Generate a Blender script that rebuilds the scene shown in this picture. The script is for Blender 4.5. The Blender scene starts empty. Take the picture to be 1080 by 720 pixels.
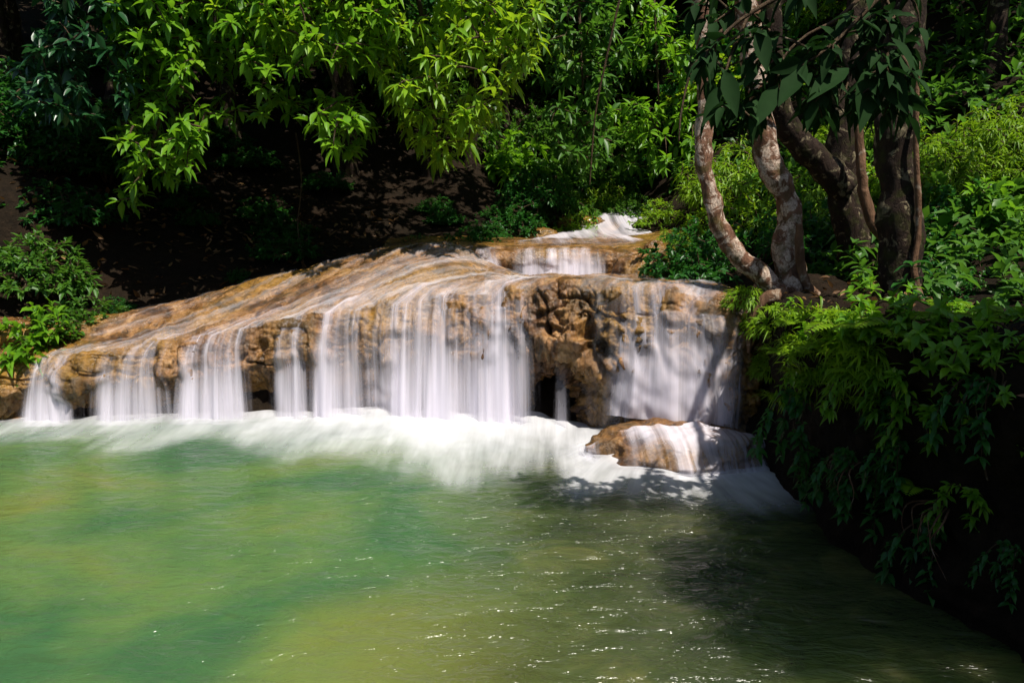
import bpy, math, random
import numpy as np
from mathutils import Vector

R = math.radians
S = bpy.context.scene
COL = S.collection

# ------------------------------------------------------------------ camera
PITCH = R(9.0)
CAM_Z = 2.0
FPX = 700.0
cam_d = bpy.data.cameras.new('camera')
cam_d.sensor_width = 36.0
cam_d.lens = 36.0 * FPX / 1080.0
cam_d.clip_start = 0.05
cam_d.clip_end = 500
cam = bpy.data.objects.new('camera', cam_d)
COL.objects.link(cam)
cam.location = (0, 0, CAM_Z)
cam.rotation_euler = (math.pi / 2 - PITCH, 0, 0)
S.camera = cam

# ------------------------------------------------------------------ sky, sun, exposure
SUN = Vector((0.27, -0.37, 0.89)).normalized()
SUN_EL = math.asin(SUN.z)
SUN_AZ = math.atan2(SUN.x, SUN.y)
w = bpy.data.worlds.new('World')
S.world = w
w.use_nodes = True
nt = w.node_tree
bg = nt.nodes['Background']
sky = nt.nodes.new('ShaderNodeTexSky')
sky.sky_type = 'NISHITA'
sky.sun_disc = False
sky.sun_elevation = SUN_EL
sky.sun_rotation = SUN_AZ
nt.links.new(sky.outputs['Color'], bg.inputs['Color'])
bg.inputs['Strength'].default_value = 0.07
sd = bpy.data.lights.new('sun', 'SUN')
sd.energy = 5.0
sd.angle = R(0.5)
sd.color = (1.0, 0.94, 0.84)
so = bpy.data.objects.new('sun', sd)
COL.objects.link(so)
so.rotation_euler = (-SUN).to_track_quat('-Z', 'Y').to_euler()
so.location = (6, -6, 20)
S.view_settings.view_transform = 'Standard'
S.view_settings.look = 'None'
S.view_settings.exposure = 0.68
S.view_settings.gamma = 1.0
S.view_settings.use_curve_mapping = False
S.render.engine = 'CYCLES'
S.cycles.use_denoising = True
S.cycles.max_bounces = 8
S.cycles.diffuse_bounces = 3
S.cycles.glossy_bounces = 3
S.cycles.transmission_bounces = 4
S.cycles.transparent_max_bounces = 24
S.cycles.sample_clamp_indirect = 6.0
S.cycles.use_adaptive_sampling = True
S.cycles.adaptive_threshold = 0.02

# ------------------------------------------------------------------ maths helpers
CP, SP = math.cos(PITCH), math.sin(PITCH)

def at(px, py, Y):
    """the place seen at a pixel of the photograph (1080 wide) at distance Y"""
    dx = (px - 540.0) / FPX
    dy = (360.0 - py) / FPX
    t = Y / (CP + dy * SP)
    return np.array([dx * t, Y, CAM_Z + t * (-SP + dy * CP)])

def stk(a, ax=-1):
    return np.stack(np.broadcast_arrays(*a), ax)

def _hash(ix, iy, iz, seed):
    h = (ix * 374761393 + iy * 668265263 + iz * 2147483647 + seed * 974711) & 0xFFFFFFFF
    h = ((h ^ (h >> 13)) * 1274126177) & 0xFFFFFFFF
    h = (h ^ (h >> 16)) & 0xFFFFFFFF
    return h.astype(np.float64) / 4294967295.0

def vnoise(P, seed=0):
    P = np.asarray(P, float)
    I = np.floor(P).astype(np.int64)
    f = P - I
    f = f * f * f * (f * (f * 6 - 15) + 10)
    out = 0
    for a in (0, 1):
        for b in (0, 1):
            for c in (0, 1):
                wgt = (f[..., 0] if a else 1 - f[..., 0]) * (f[..., 1] if b else 1 - f[..., 1]) * (f[..., 2] if c else 1 - f[..., 2])
                out = out + wgt * _hash(I[..., 0] + a, I[..., 1] + b, I[..., 2] + c, seed)
    return out * 2 - 1

def fbm(P, seed=0, octv=4, gain=0.5):
    P = np.asarray(P, float)
    s, a, t = 0, 1.0, 0
    for i in range(octv):
        s = s + a * vnoise(P * (2.03 ** i) + 17.3 * i, seed + i)
        t += a
        a *= gain
    return s / t

def ridged(P, seed=0, octv=4):
    P = np.asarray(P, float)
    s, a, t = 0, 1.0, 0
    for i in range(octv):
        s = s + a * (1 - 2 * np.abs(vnoise(P * (2.1 ** i) + 9.1 * i, seed + i)))
        t += a
        a *= 0.5
    return s / t

def catmull(pts, t):
    """values of a Catmull-Rom through pts (n, d) at parameters t in 0..n-1"""
    pts = np.asarray(pts, float)
    n = len(pts)
    i = np.clip(np.floor(t).astype(int), 0, n - 2)
    f = (t - i)[:, None]
    p0 = pts[np.clip(i - 1, 0, n - 1)]
    p1 = pts[i]
    p2 = pts[i + 1]
    p3 = pts[np.clip(i + 2, 0, n - 1)]
    return 0.5 * (2 * p1 + (p2 - p0) * f + (2 * p0 - 5 * p1 + 4 * p2 - p3) * f * f + (3 * p1 - p0 - 3 * p2 + p3) * f ** 3)

def upsample(net, nu, nv):
    """control net (S, K, 3) to a smooth (nu, nv, 3) grid"""
    Sn, K, _ = net.shape
    a = catmull(net.reshape(Sn, K * 3), np.linspace(0, Sn - 1, nu)).reshape(nu, K, 3)
    a = a.transpose(1, 0, 2).reshape(K, nu * 3)
    b = catmull(a, np.linspace(0, K - 1, nv)).reshape(nv, nu, 3)
    return b.transpose(1, 0, 2)

def grid_normals(G):
    du = np.gradient(G, axis=0)
    dv = np.gradient(G, axis=1)
    n = np.cross(du, dv)
    return n / (np.linalg.norm(n, axis=-1, keepdims=True) + 1e-9)

def sstep(a, b, x):
    t = np.clip((x - a) / (b - a), 0, 1)
    return t * t * (3 - 2 * t)

def unit(v):
    v = np.asarray(v, float)
    return v / (np.linalg.norm(v, axis=-1, keepdims=True) + 1e-9)

# ------------------------------------------------------------------ object helpers
def tag(o, label=None, cat=None, group=None, kind=None):
    if label: o['label'] = label
    if cat: o['category'] = cat
    if group: o['group'] = group
    if kind: o['kind'] = kind
    return o

def empty(name, loc, label, cat, group=None):
    o = bpy.data.objects.new(name, None)
    COL.objects.link(o)
    o.location = loc
    o.empty_display_size = 0.1
    return tag(o, label, cat, group)

def mesh_data(name, V, F, mat, attrs=None, uv=None, smooth=True):
    V = np.ascontiguousarray(V, dtype=np.float32).reshape(-1, 3)
    F = np.ascontiguousarray(F, dtype=np.int32).reshape(-1, 4)
    me = bpy.data.meshes.new(name)
    me.vertices.add(len(V))
    me.vertices.foreach_set('co', V.ravel())
    me.loops.add(F.size)
    me.loops.foreach_set('vertex_index', F.ravel())
    me.polygons.add(len(F))
    me.polygons.foreach_set('loop_start', np.arange(0, F.size, 4, dtype=np.int32))
    me.polygons.foreach_set('loop_total', np.full(len(F), 4, dtype=np.int32))
    me.polygons.foreach_set('use_smooth', np.full(len(F), smooth, dtype=bool))
    if uv is not None:
        l = me.uv_layers.new(name='UVMap')
        l.data.foreach_set('uv', np.ascontiguousarray(np.asarray(uv, np.float32).reshape(-1, 2)[F.ravel()]).ravel())
    for k, a in (attrs or {}).items():
        at_ = me.attributes.new(k, 'FLOAT', 'POINT')
        at_.data.foreach_set('value', np.ascontiguousarray(a, dtype=np.float32).ravel())
    me.update(calc_edges=True)
    me.validate()
    if mat: me.materials.append(mat)
    return me

def link(name, me, parent=None):
    o = bpy.data.objects.new(name, me)
    COL.objects.link(o)
    if parent: o.parent = parent
    return o

def grid_faces(nu, nv, off=0):
    i = np.arange(nu - 1)[:, None] * nv + np.arange(nv - 1)[None, :]
    return (stk([i, i + nv, i + nv + 1, i + 1], -1).reshape(-1, 4)) + off

class MB:
    """collects quads of one mesh"""
    def __init__(self):
        self.V, self.F, self.A, self.n = [], [], [], 0
    def add(self, V, F, var=0.5):
        V = np.asarray(V, float).reshape(-1, 3)
        self.V.append(V)
        self.F.append(np.asarray(F) + self.n)
        self.A.append(np.full(len(V), var) if np.isscalar(var) else np.asarray(var))
        self.n += len(V)
    def tube(self, path, rad, k=8, rough=0.0, seed=0, steps=None):
        path = np.asarray(path, float)
        rad = np.asarray(rad, float)
        if steps:
            t = np.linspace(0, len(path) - 1, steps)
            rad = np.interp(t, np.arange(len(rad)), rad)
            path = catmull(path, t)
        n = len(path)
        T = unit(np.gradient(path, axis=0))
        ref = np.array([0.31, 0.2, 0.93]) if abs(T[0][2]) < 0.9 else np.array([1.0, 0.1, 0.0])
        N = np.zeros_like(T)
        r = ref
        for i in range(n):
            r = r - T[i] * np.dot(r, T[i])
            r = r / (np.linalg.norm(r) + 1e-9)
            N[i] = r
        B = np.cross(T, N)
        a = np.linspace(0, 2 * math.pi, k, endpoint=False)
        rr = rad[:, None] * np.ones(k)[None, :]
        P = path[:, None, :] + (N[:, None, :] * np.cos(a)[None, :, None] + B[:, None, :] * np.sin(a)[None, :, None]) * rr[..., None]
        if rough:
            d = fbm(P * (0.9 / max(rad.max(), 0.02)), seed, 3) * rough * rad[:, None] + 0.5 * rough * rad[:, None] * fbm(P * np.array([1, 1, .35]) * (2.6 / max(rad.max(), 0.02)), seed + 7, 2)
            P = P + (P - path[:, None, :]) / (rr[..., None] + 1e-6) * d[..., None]
        i = np.arange(n - 1)[:, None] * k
        j = np.arange(k)[None, :]
        F = stk([i + j, i + (j + 1) % k, i + k + (j + 1) % k, i + k + j], -1).reshape(-1, 4)
        base = self.n
        self.add(P.reshape(-1, 3), F)
        self.add(np.array([path[0], path[-1]]), np.zeros((0, 4), int))
        c0, c1 = base + n * k, base + n * k + 1
        caps = []
        for q in range(0, k, 2):
            caps.append([c0, base + (q + 2) % k, base + (q + 1) % k, base + q])
            e = base + (n - 1) * k
            caps.append([c1, e + q, e + (q + 1) % k, e + (q + 2) % k])
        self.F.append(np.array(caps))
        return path
    def data(self, name, mat, smooth=True):
        V = np.concatenate(self.V); F = np.concatenate(self.F); A = np.concatenate(self.A)
        return mesh_data(name, V, F, mat, {'var': A}, smooth=smooth)
    def build(self, name, mat, parent=None, smooth=True):
        return link(name, self.data(name, mat, smooth), parent)

LEAF_ROWS = {
    'hero': (np.array([0, .16, .36, .58, .8, 1.0]), np.array([.05, .62, 1.0, .9, .48, .02])),
    'mid': (np.array([0, .3, .66, 1.0]), np.array([.06, 1.0, .78, .02])),
    'far': (np.array([0, .45, 1.0]), np.array([.08, 1.0, .02])),
}

def add_leaves(mb, P, D, U, L, Wd, droop, var, lod='mid', fold=0.22):
    """vectorised leaf blades: base P, direction D, upward U, length L, width Wd"""
    P = np.asarray(P, float); n = len(P)
    D = unit(D)
    side = unit(np.cross(D, U))
    Nn = unit(np.cross(side, D))
    s, wp = LEAF_ROWS[lod]
    k = len(s)
    L = np.broadcast_to(np.asarray(L, float), (n,)); Wd = np.broadcast_to(np.asarray(Wd, float), (n,))
    droop = np.broadcast_to(np.asarray(droop, float), (n,))
    var = np.broadcast_to(np.asarray(var, float), (n,))
    X = np.array([-1.0, 0.0, 1.0])
    fwd = L[:, None] * s[None, :] * (1 - 0.18 * droop[:, None] * s[None, :])
    dn = -droop[:, None] * L[:, None] * (s ** 2)[None, :]
    cen = P[:, None, :] + D[:, None, :] * fwd[..., None] + np.array([0, 0, 1.0]) * dn[..., None]
    half = 0.5 * Wd[:, None] * wp[None, :]
    V = cen[:, :, None, :] + side[:, None, None, :] * (half[:, :, None] * X)[..., None] + Nn[:, None, None, :] * (half[:, :, None] * fold * 2 * np.abs(X))[..., None]
    V = V.reshape(n * k * 3, 3)
    base = (np.arange(n) * k * 3)[:, None]
    f = []
    for r in range(k - 1):
        for c in range(2):
            a = r * 3 + c
            f.append([a, a + 1, a + 4, a + 3])
    F = (base[:, None, :] + np.array(f)[None, :, :]).reshape(-1, 4)
    mb.add(V, F, np.repeat(var, k * 3))

def whorls(mb, rng, C, A, n, L, ratio, spread=(0.35, 1.25), droop=(0.1, 0.45), lod='mid', span=0.12, jit=0.25, fold=.22):
    """n leaves round each twig end C with axis A"""
    C = np.asarray(C, float); A = unit(A); M = len(C)
    ref = np.where(np.abs(A[:, 2:3]) < 0.9, np.array([[0, 0, 1.0]]), np.array([[1.0, 0, 0]]))
    e1 = unit(np.cross(A, ref)); e2 = np.cross(A, e1)
    k = np.arange(n)
    ph = rng.uniform(0, 6.28, (M, 1)) + k[None, :] * 2.39996 + rng.normal(0, jit, (M, n))
    el = spread[0] + (spread[1] - spread[0]) * (1 - k[None, :] / max(n - 1, 1)) + rng.normal(0, .14, (M, n))
    rad = e1[:, None] * np.cos(ph)[..., None] + e2[:, None] * np.sin(ph)[..., None]
    D = A[:, None] * np.cos(el)[..., None] + rad * np.sin(el)[..., None]
    Ll = L * rng.uniform(.62, 1.15, (M, n))
    P = C[:, None] - A[:, None] * (span * L * (1 - k[None, :] / n) * 6 * rng.uniform(.6, 1.1, (M, n)))[..., None]
    U = np.broadcast_to(np.array([0, 0, 1.0]), D.shape) + rng.normal(0, .22, D.shape) + A[:, None] * .4
    cv = rng.normal(0, .16, (M, 1))
    var = np.clip(.45 + cv + rng.normal(0, .14, (M, n)) + .12 * (k[None, :] / n), 0, 1)
    add_leaves(mb, P.reshape(-1, 3), D.reshape(-1, 3), U.reshape(-1, 3), Ll.ravel(), Ll.ravel() * ratio * rng.uniform(.85, 1.15, M * n), rng.uniform(droop[0], droop[1], M * n), var.ravel(), lod, fold)

def grow(mb, rng, nodes, targets, r0=0.02, r1=0.004, k=4, sag=0.12, step=5):
    """twigs from the nearest wood to every target; returns the direction each twig ends in"""
    nodes = [np.asarray(p, float) for p in nodes]
    root = nodes[0]
    N = np.array(nodes)
    order = np.argsort(np.linalg.norm(targets - root, axis=1))
    dirs = np.zeros_like(targets)
    for i in order:
        t = targets[i]
        d = np.linalg.norm(N - t, axis=1)
        j = int(np.argmin(d))
        a = N[j]; dist = d[j]
        m = (a + t) / 2 + rng.normal(0, .1, 3) * dist + np.array([0, 0, sag * dist])
        q = np.linspace(0, 1, step)[:, None]
        path = (1 - q) ** 2 * a + 2 * q * (1 - q) * m + q * q * t
        rr = r1 + (min(r0, .012 + .012 * dist) - r1) * (1 - q[:, 0])
        mb.tube(path, rr, k)
        N = np.concatenate([N, path[1:]])
        dirs[i] = path[-1] - path[-2]
    return unit(dirs)

def copy_thing(o, loc, rz, sc=1.0, label=None, group=None, tilt=(0, 0)):
    c = o.copy(); COL.objects.link(c)
    c.location = loc; c.rotation_euler = (tilt[0], tilt[1], rz); c.scale = (sc, sc, sc) if np.isscalar(sc) else sc
    if label: c['label'] = label
    if group: c['group'] = group
    for ch in o.children:
        d = ch.copy(); COL.objects.link(d); d.parent = c
        for g in ch.children:
            e = g.copy(); COL.objects.link(e); e.parent = d
    return c

# ------------------------------------------------------------------ materials
def new_mat(name):
    m = bpy.data.materials.new(name); m.use_nodes = True
    n = m.node_tree.nodes; l = m.node_tree.links
    return m, n, l, n['Principled BSDF']

def node(n, kind, **kw):
    x = n.new(kind)
    for k, v in kw.items():
        if k in x.inputs: x.inputs[k].default_value = v
        else: setattr(x, k, v)
    return x

def noise(n, l, vec, scale, detail=5, rough=.55, dist=0.0):
    x = n.new('ShaderNodeTexNoise')
    x.inputs['Scale'].default_value = scale; x.inputs['Detail'].default_value = detail
    x.inputs['Roughness'].default_value = rough; x.inputs['Distortion'].default_value = dist
    if vec is not None: l.new(vec, x.inputs['Vector'])
    return x

def ramp(n, l, fac, stops, interp='LINEAR'):
    x = n.new('ShaderNodeValToRGB')
    x.color_ramp.interpolation = interp
    e = x.color_ramp.elements
    while len(e) < len(stops): e.new(0.5)
    for i, (p, c) in enumerate(stops):
        e[i].position = p
        e[i].color = (c, c, c, 1) if np.isscalar(c) else (c[0], c[1], c[2], 1)
    l.new(fac, x.inputs['Fac'])
    return x

def mapping(n, l, vec, scale):
    x = n.new('ShaderNodeMapping')
    x.inputs['Scale'].default_value = scale
    l.new(vec, x.inputs['Vector'])
    return x.outputs['Vector']

def mixc(n, l, fac, a, b, mode='MIX'):
    x = n.new('ShaderNodeMix'); x.data_type = 'RGBA'; x.blend_type = mode
    for s, v in ((x.inputs[0], fac), (x.inputs[6], a), (x.inputs[7], b)):
        if hasattr(v, 'is_output'): l.new(v, s)
        elif np.isscalar(v): s.default_value = v
        else: s.default_value = (v[0], v[1], v[2], 1)
    return x.outputs[2]

def math_(n, l, op, a, b=0.0, clamp=False):
    x = n.new('ShaderNodeMath'); x.operation = op; x.use_clamp = clamp
    for s, v in ((x.inputs[0], a), (x.inputs[1], b)):
        if hasattr(v, 'is_output'): l.new(v, s)
        else: s.default_value = v
    return x.outputs[0]

def bump(n, l, h, strength, dist, bsdf, prev=None):
    x = n.new('ShaderNodeBump')
    x.inputs['Strength'].default_value = strength; x.inputs['Distance'].default_value = dist
    l.new(h, x.inputs['Height'])
    if prev is not None: l.new(prev, x.inputs['Normal'])
    if bsdf is not None: l.new(x.outputs['Normal'], bsdf.inputs['Normal'])
    return x.outputs['Normal']

def leaf_mat(name, dark, mid, light, trans, tfac=0.4, rough=.38, spec=.45):
    m, n, l, b = new_mat(name)
    a = node(n, 'ShaderNodeAttribute', attribute_name='var')
    r = ramp(n, l, a.outputs['Fac'], [(0.0, dark), (.45, mid), (1.0, light)])
    tc = n.new('ShaderNodeTexCoord')
    nz = noise(n, l, tc.outputs['Object'], 22, 3)
    c = mixc(n, l, .35, r.outputs['Color'], mixc(n, l, nz.outputs['Fac'], [v * .55 for v in mid], [min(1, v * 1.35) for v in light]))
    l.new(c, b.inputs['Base Color'])
    b.inputs['Roughness'].default_value = rough
    b.inputs['Specular IOR Level'].default_value = spec
    t = n.new('ShaderNodeBsdfTranslucent')
    l.new(mixc(n, l, .5, c, trans), t.inputs['Color'])
    mx = n.new('ShaderNodeMixShader'); mx.inputs['Fac'].default_value = tfac
    l.new(b.outputs['BSDF'], mx.inputs[1]); l.new(t.outputs['BSDF'], mx.inputs[2])
    l.new(mx.outputs[0], n['Material Output'].inputs['Surface'])
    return m

M = {}
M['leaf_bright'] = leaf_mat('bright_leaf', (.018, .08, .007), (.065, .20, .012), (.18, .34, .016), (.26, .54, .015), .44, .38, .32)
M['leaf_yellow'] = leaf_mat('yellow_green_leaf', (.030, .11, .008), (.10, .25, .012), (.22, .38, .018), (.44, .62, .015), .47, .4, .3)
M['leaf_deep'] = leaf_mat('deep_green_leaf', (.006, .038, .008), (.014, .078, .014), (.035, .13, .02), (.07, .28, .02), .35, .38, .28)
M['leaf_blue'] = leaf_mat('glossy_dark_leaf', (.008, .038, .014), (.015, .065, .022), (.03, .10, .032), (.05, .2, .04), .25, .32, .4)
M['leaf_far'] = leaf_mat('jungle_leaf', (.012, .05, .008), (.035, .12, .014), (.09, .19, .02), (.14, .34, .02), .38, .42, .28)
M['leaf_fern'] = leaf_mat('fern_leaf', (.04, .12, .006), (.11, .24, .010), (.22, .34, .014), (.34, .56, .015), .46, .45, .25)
M['leaf_shade'] = leaf_mat('shade_darkened_leaf', (.006, .018, .006), (.012, .032, .010), (.02, .05, .014), (.02, .07, .01), .2, .7, .03)  # shade on the hanging branch put into a near-black leaf colour
M['leaf_dry'] = leaf_mat('dry_leaf', (.03, .014, .007), (.09, .042, .018), (.22, .12, .045), (.2, .1, .03), .15, .6, .25)

def bark_mat(name, c0, c1, lich, lamt=.5, scale=9.0, moss=None):
    m, n, l, b = new_mat(name)
    tc = n.new('ShaderNodeTexCoord')
    v = tc.outputs['Object']
    st = mapping(n, l, v, (1, 1, .45))
    n1 = noise(n, l, st, scale, 8, .65, .4)
    n2 = noise(n, l, v, scale * .55, 5, .6, .8)
    n3 = noise(n, l, v, scale * 4, 4, .6)
    c = ramp(n, l, n1.outputs['Fac'], [(.3, c0), (.62, c1), (.8, [x * 1.25 for x in c1])]).outputs['Color']
    lf = ramp(n, l, n2.outputs['Fac'], [(.66 - lamt * .22, 0.0), (.72 - lamt * .22, 1.0)]).outputs['Color']
    lf = math_(n, l, 'MULTIPLY', lf, ramp(n, l, n3.outputs['Fac'], [(.35, .25), (.6, 1.0)]).outputs['Color'])
    c = mixc(n, l, lf, c, lich)
    if moss:
        n4 = noise(n, l, v, scale * .4, 4, .6)
        mf = ramp(n, l, n4.outputs['Fac'], [(.52, 0.0), (.66, .8)]).outputs['Color']
        c = mixc(n, l, mf, c, moss)
    l.new(c, b.inputs['Base Color'])
    b.inputs['Roughness'].default_value = .85
    b.inputs['Specular IOR Level'].default_value = .1
    p = bump(n, l, n1.outputs['Fac'], .9, .05, None)
    bump(n, l, n3.outputs['Fac'], .4, .008, b, p)
    return m

M['bark_pale'] = bark_mat('mottled_pale_bark', (.045, .020, .012), (.19, .10, .062), (.50, .40, .32), .82, 15, (.07, .055, .018))
M['bark_dark'] = bark_mat('dark_bark', (.009, .006, .005), (.032, .020, .014), (.20, .165, .10), .42, 18, (.03, .032, .008))  # bark tone taken darker in place of shade on the right trunks
M['bark_root'] = bark_mat('root_bark', (.05, .026, .015), (.17, .095, .055), (.30, .24, .18), .4, 12)
M['twig'] = bark_mat('twig_bark', (.03, .02, .012), (.09, .06, .035), (.2, .17, .12), .3, 20)

def rock_mat(name, wetness=.5):
    m, n, l, b = new_mat(name)
    tc = n.new('ShaderNodeTexCoord'); v = tc.outputs['Object']
    st = mapping(n, l, v, (1.6, 1.6, .55))
    n1 = noise(n, l, st, 2.3, 9, .62, .6)
    n2 = noise(n, l, v, 7.5, 8, .68, .3)
    n3 = noise(n, l, v, 30, 6, .65)
    n4 = noise(n, l, v, 1.1, 4, .5)
    c = ramp(n, l, n1.outputs['Fac'], [(.30, (.022, .010, .004)), (.44, (.105, .046, .014)), (.57, (.255, .125, .042)), (.74, (.42, .25, .11))]).outputs['Color']
    och = ramp(n, l, n4.outputs['Fac'], [(.45, 0.0), (.62, .75)]).outputs['Color']
    c = mixc(n, l, och, c, mixc(n, l, n2.outputs['Fac'], (.08, .045, .008), (.44, .23, .035)))
    n5 = noise(n, l, mapping(n, l, v, (1.0, 1.0, .35)), 3.4, 6, .65, .5)
    c = mixc(n, l, ramp(n, l, n5.outputs['Fac'], [(.50, 0.0), (.64, .72)]).outputs['Color'], c, (.035, .024, .008))
    pits = ramp(n, l, n2.outputs['Fac'], [(.32, .22), (.46, 1.0)]).outputs['Color']
    c = mixc(n, l, 1.0, c, pits, 'MULTIPLY')
    gr = ramp(n, l, n3.outputs['Fac'], [(.35, .7), (.65, 1.15)]).outputs['Color']
    c = mixc(n, l, 1.0, c, gr, 'MULTIPLY')
    l.new(c, b.inputs['Base Color'])
    rr = ramp(n, l, n1.outputs['Fac'], [(.35, .12), (.7, .34)]).outputs['Color']
    l.new(rr, b.inputs['Roughness'])
    b.inputs['Specular IOR Level'].default_value = .5
    p = bump(n, l, n2.outputs['Fac'], .9, .06, None)
    bump(n, l, n3.outputs['Fac'], .55, .012, b, p)
    return m
M['rock'] = rock_mat('wet_travertine')
M['rock_dark'] = rock_mat('shaded_travertine', .6)

def soil_mat():
    m, n, l, b = new_mat('forest_soil')
    tc = n.new('ShaderNodeTexCoord'); v = tc.outputs['Object']
    n1 = noise(n, l, v, 1.6, 8, .65, .4)
    n2 = noise(n, l, v, 14, 7, .7, .2)
    n3 = noise(n, l, v, 60, 4, .6)
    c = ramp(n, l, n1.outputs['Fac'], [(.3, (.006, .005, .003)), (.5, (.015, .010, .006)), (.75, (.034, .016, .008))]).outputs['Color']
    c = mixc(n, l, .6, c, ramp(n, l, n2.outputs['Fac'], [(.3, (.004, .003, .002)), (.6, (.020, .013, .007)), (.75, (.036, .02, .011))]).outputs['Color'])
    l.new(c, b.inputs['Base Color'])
    b.inputs['Roughness'].default_value = .85
    b.inputs['Specular IOR Level'].default_value = .08
    p = bump(n, l, n2.outputs['Fac'], .9, .08, None)
    bump(n, l, n3.outputs['Fac'], .5, .015, b, p)
    return m
M['soil'] = soil_mat()

def pool_mat():
    m, n, l, b = new_mat('green_pool_water')
    tc = n.new('ShaderNodeTexCoord'); v = tc.outputs['Object']
    mv = mapping(n, l, v, (.55, .8, 1))
    n1 = noise(n, l, mv, .85, 4, .55, .5)
    n2 = noise(n, l, mv, 2.6, 5, .6, .8)
    c = ramp(n, l, n1.outputs['Fac'], [(.30, (.007, .048, .026)), (.44, (.022, .082, .028)), (.57, (.066, .125, .032)), (.76, (.135, .14, .022))]).outputs['Color']
    # water darkens to the right: bank shade and reflection painted into its colour
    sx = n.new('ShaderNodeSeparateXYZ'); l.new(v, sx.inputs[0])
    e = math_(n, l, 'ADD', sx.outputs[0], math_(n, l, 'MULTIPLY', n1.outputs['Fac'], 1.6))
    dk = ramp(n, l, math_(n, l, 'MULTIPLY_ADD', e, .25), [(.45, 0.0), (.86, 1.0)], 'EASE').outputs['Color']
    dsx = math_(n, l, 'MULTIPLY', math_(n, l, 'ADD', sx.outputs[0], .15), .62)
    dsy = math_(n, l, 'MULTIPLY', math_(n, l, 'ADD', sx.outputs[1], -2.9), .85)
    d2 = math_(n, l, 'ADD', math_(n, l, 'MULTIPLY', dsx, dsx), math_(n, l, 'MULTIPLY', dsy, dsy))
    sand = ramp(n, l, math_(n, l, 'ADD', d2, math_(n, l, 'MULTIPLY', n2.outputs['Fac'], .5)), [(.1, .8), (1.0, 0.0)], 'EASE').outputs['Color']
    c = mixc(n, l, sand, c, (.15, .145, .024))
    shade_c = ramp(n, l, n2.outputs['Fac'], [(.3, (.006, .010, .005)), (.55, (.024, .028, .009)), (.75, (.09, .075, .02))]).outputs['Color']
    c = mixc(n, l, dk, c, shade_c)
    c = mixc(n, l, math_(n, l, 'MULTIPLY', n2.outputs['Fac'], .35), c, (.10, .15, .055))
    l.new(c, b.inputs['Base Color'])
    b.inputs['Roughness'].default_value = .2
    b.inputs['IOR'].default_value = 1.33
    b.subsurface_method = 'BURLEY'
    b.inputs['Subsurface Weight'].default_value = 1.0
    b.inputs['Subsurface Radius'].default_value = (.6, .8, .5)
    b.inputs['Subsurface Scale'].default_value = 1.1
    w1 = noise(n, l, mapping(n, l, v, (1.0, 2.6, 1)), 3.2, 4, .55, .5)
    w2 = noise(n, l, mapping(n, l, v, (1.0, 2.0, 1)), 8, 3, .5, .5)
    p = bump(n, l, w1.outputs['Fac'], .7, .12, None)
    bump(n, l, w2.outputs['Fac'], .55, .04, b, p)
    return m
M['pool'] = pool_mat()

def veil_mat(name, fu=10.0, fv=.35, lo=.38, hi=.66, tint=(.86, .85, .9), gain=1.0):
    """white falling water: streaks along the fall, gaps between them (UV in metres; dens = how much water)"""
    m, n, l, b = new_mat(name)
    uv = n.new('ShaderNodeUVMap'); uv.uv_map = 'UVMap'
    a = node(n, 'ShaderNodeAttribute', attribute_name='dens')
    n1 = noise(n, l, mapping(n, l, uv.outputs[0], (fu, fv, 1)), 1.0, 3, .55, .1)
    n2 = noise(n, l, mapping(n, l, uv.outputs[0], (fu * 4.5, fv * 1.6, 1)), 1.0, 3, .6, .1)
    s = math_(n, l, 'ADD', math_(n, l, 'MULTIPLY', n1.outputs['Fac'], .72), math_(n, l, 'MULTIPLY', n2.outputs['Fac'], .28))
    s = math_(n, l, 'ADD', s, math_(n, l, 'MULTIPLY', a.outputs['Fac'], .55))
    # dens shifts the threshold, so thick water is solid and thin water breaks into threads
    x = n.new('ShaderNodeMapRange'); x.interpolation_type = 'SMOOTHSTEP'
    l.new(s, x.inputs['Value'])
    x.inputs['From Min'].default_value = lo + .12; x.inputs['From Max'].default_value = hi + .46
    al = math_(n, l, 'MULTIPLY', x.outputs[0], gain, True)
    al = math_(n, l, 'MULTIPLY', al, ramp(n, l, a.outputs['Fac'], [(.0, 0.0), (.22, 1.0)]).outputs['Color'])
    b.inputs['Base Color'].default_value = (*tint, 1)
    b.inputs['Roughness'].default_value = .35
    b.inputs['Specular IOR Level'].default_value = .25
    t = n.new('ShaderNodeBsdfTranslucent'); t.inputs['Color'].default_value = (*tint, 1)
    mx = n.new('ShaderNodeMixShader'); mx.inputs['Fac'].default_value = .35
    l.new(b.outputs[0], mx.inputs[1]); l.new(t.outputs[0], mx.inputs[2])
    tr = n.new('ShaderNodeBsdfTransparent')
    fin = n.new('ShaderNodeMixShader')
    l.new(al, fin.inputs['Fac']); l.new(tr.outputs[0], fin.inputs[1]); l.new(mx.outputs[0], fin.inputs[2])
    l.new(fin.outputs[0], n['Material Output'].inputs['Surface'])
    return m
M['veil'] = veil_mat('falling_water', 8.0, .22, .40, .66, (.91, .87, .97), .82)  # lilac tint: sky cast on shaded falls put into the water colour
M['film'] = veil_mat('running_water', 5.0, .5, .42, .85, (.88, .86, .92), .7)
M['foam'] = veil_mat('white_foam', 1.7, .8, .20, 1.12, (.88, .88, .92), .96)

def plain(name, col, rough=.7, spec=.3, var=.25, scale=30):
    m, n, l, b = new_mat(name)
    tc = n.new('ShaderNodeTexCoord')
    nz = noise(n, l, tc.outputs['Object'], scale, 4)
    l.new(mixc(n, l, nz.outputs['Fac'], [c * (1 - var) for c in col], [min(1, c * (1 + var)) for c in col]), b.inputs['Base Color'])
    b.inputs['Roughness'].default_value = rough
    b.inputs['Specular IOR Level'].default_value = spec
    return m

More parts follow.
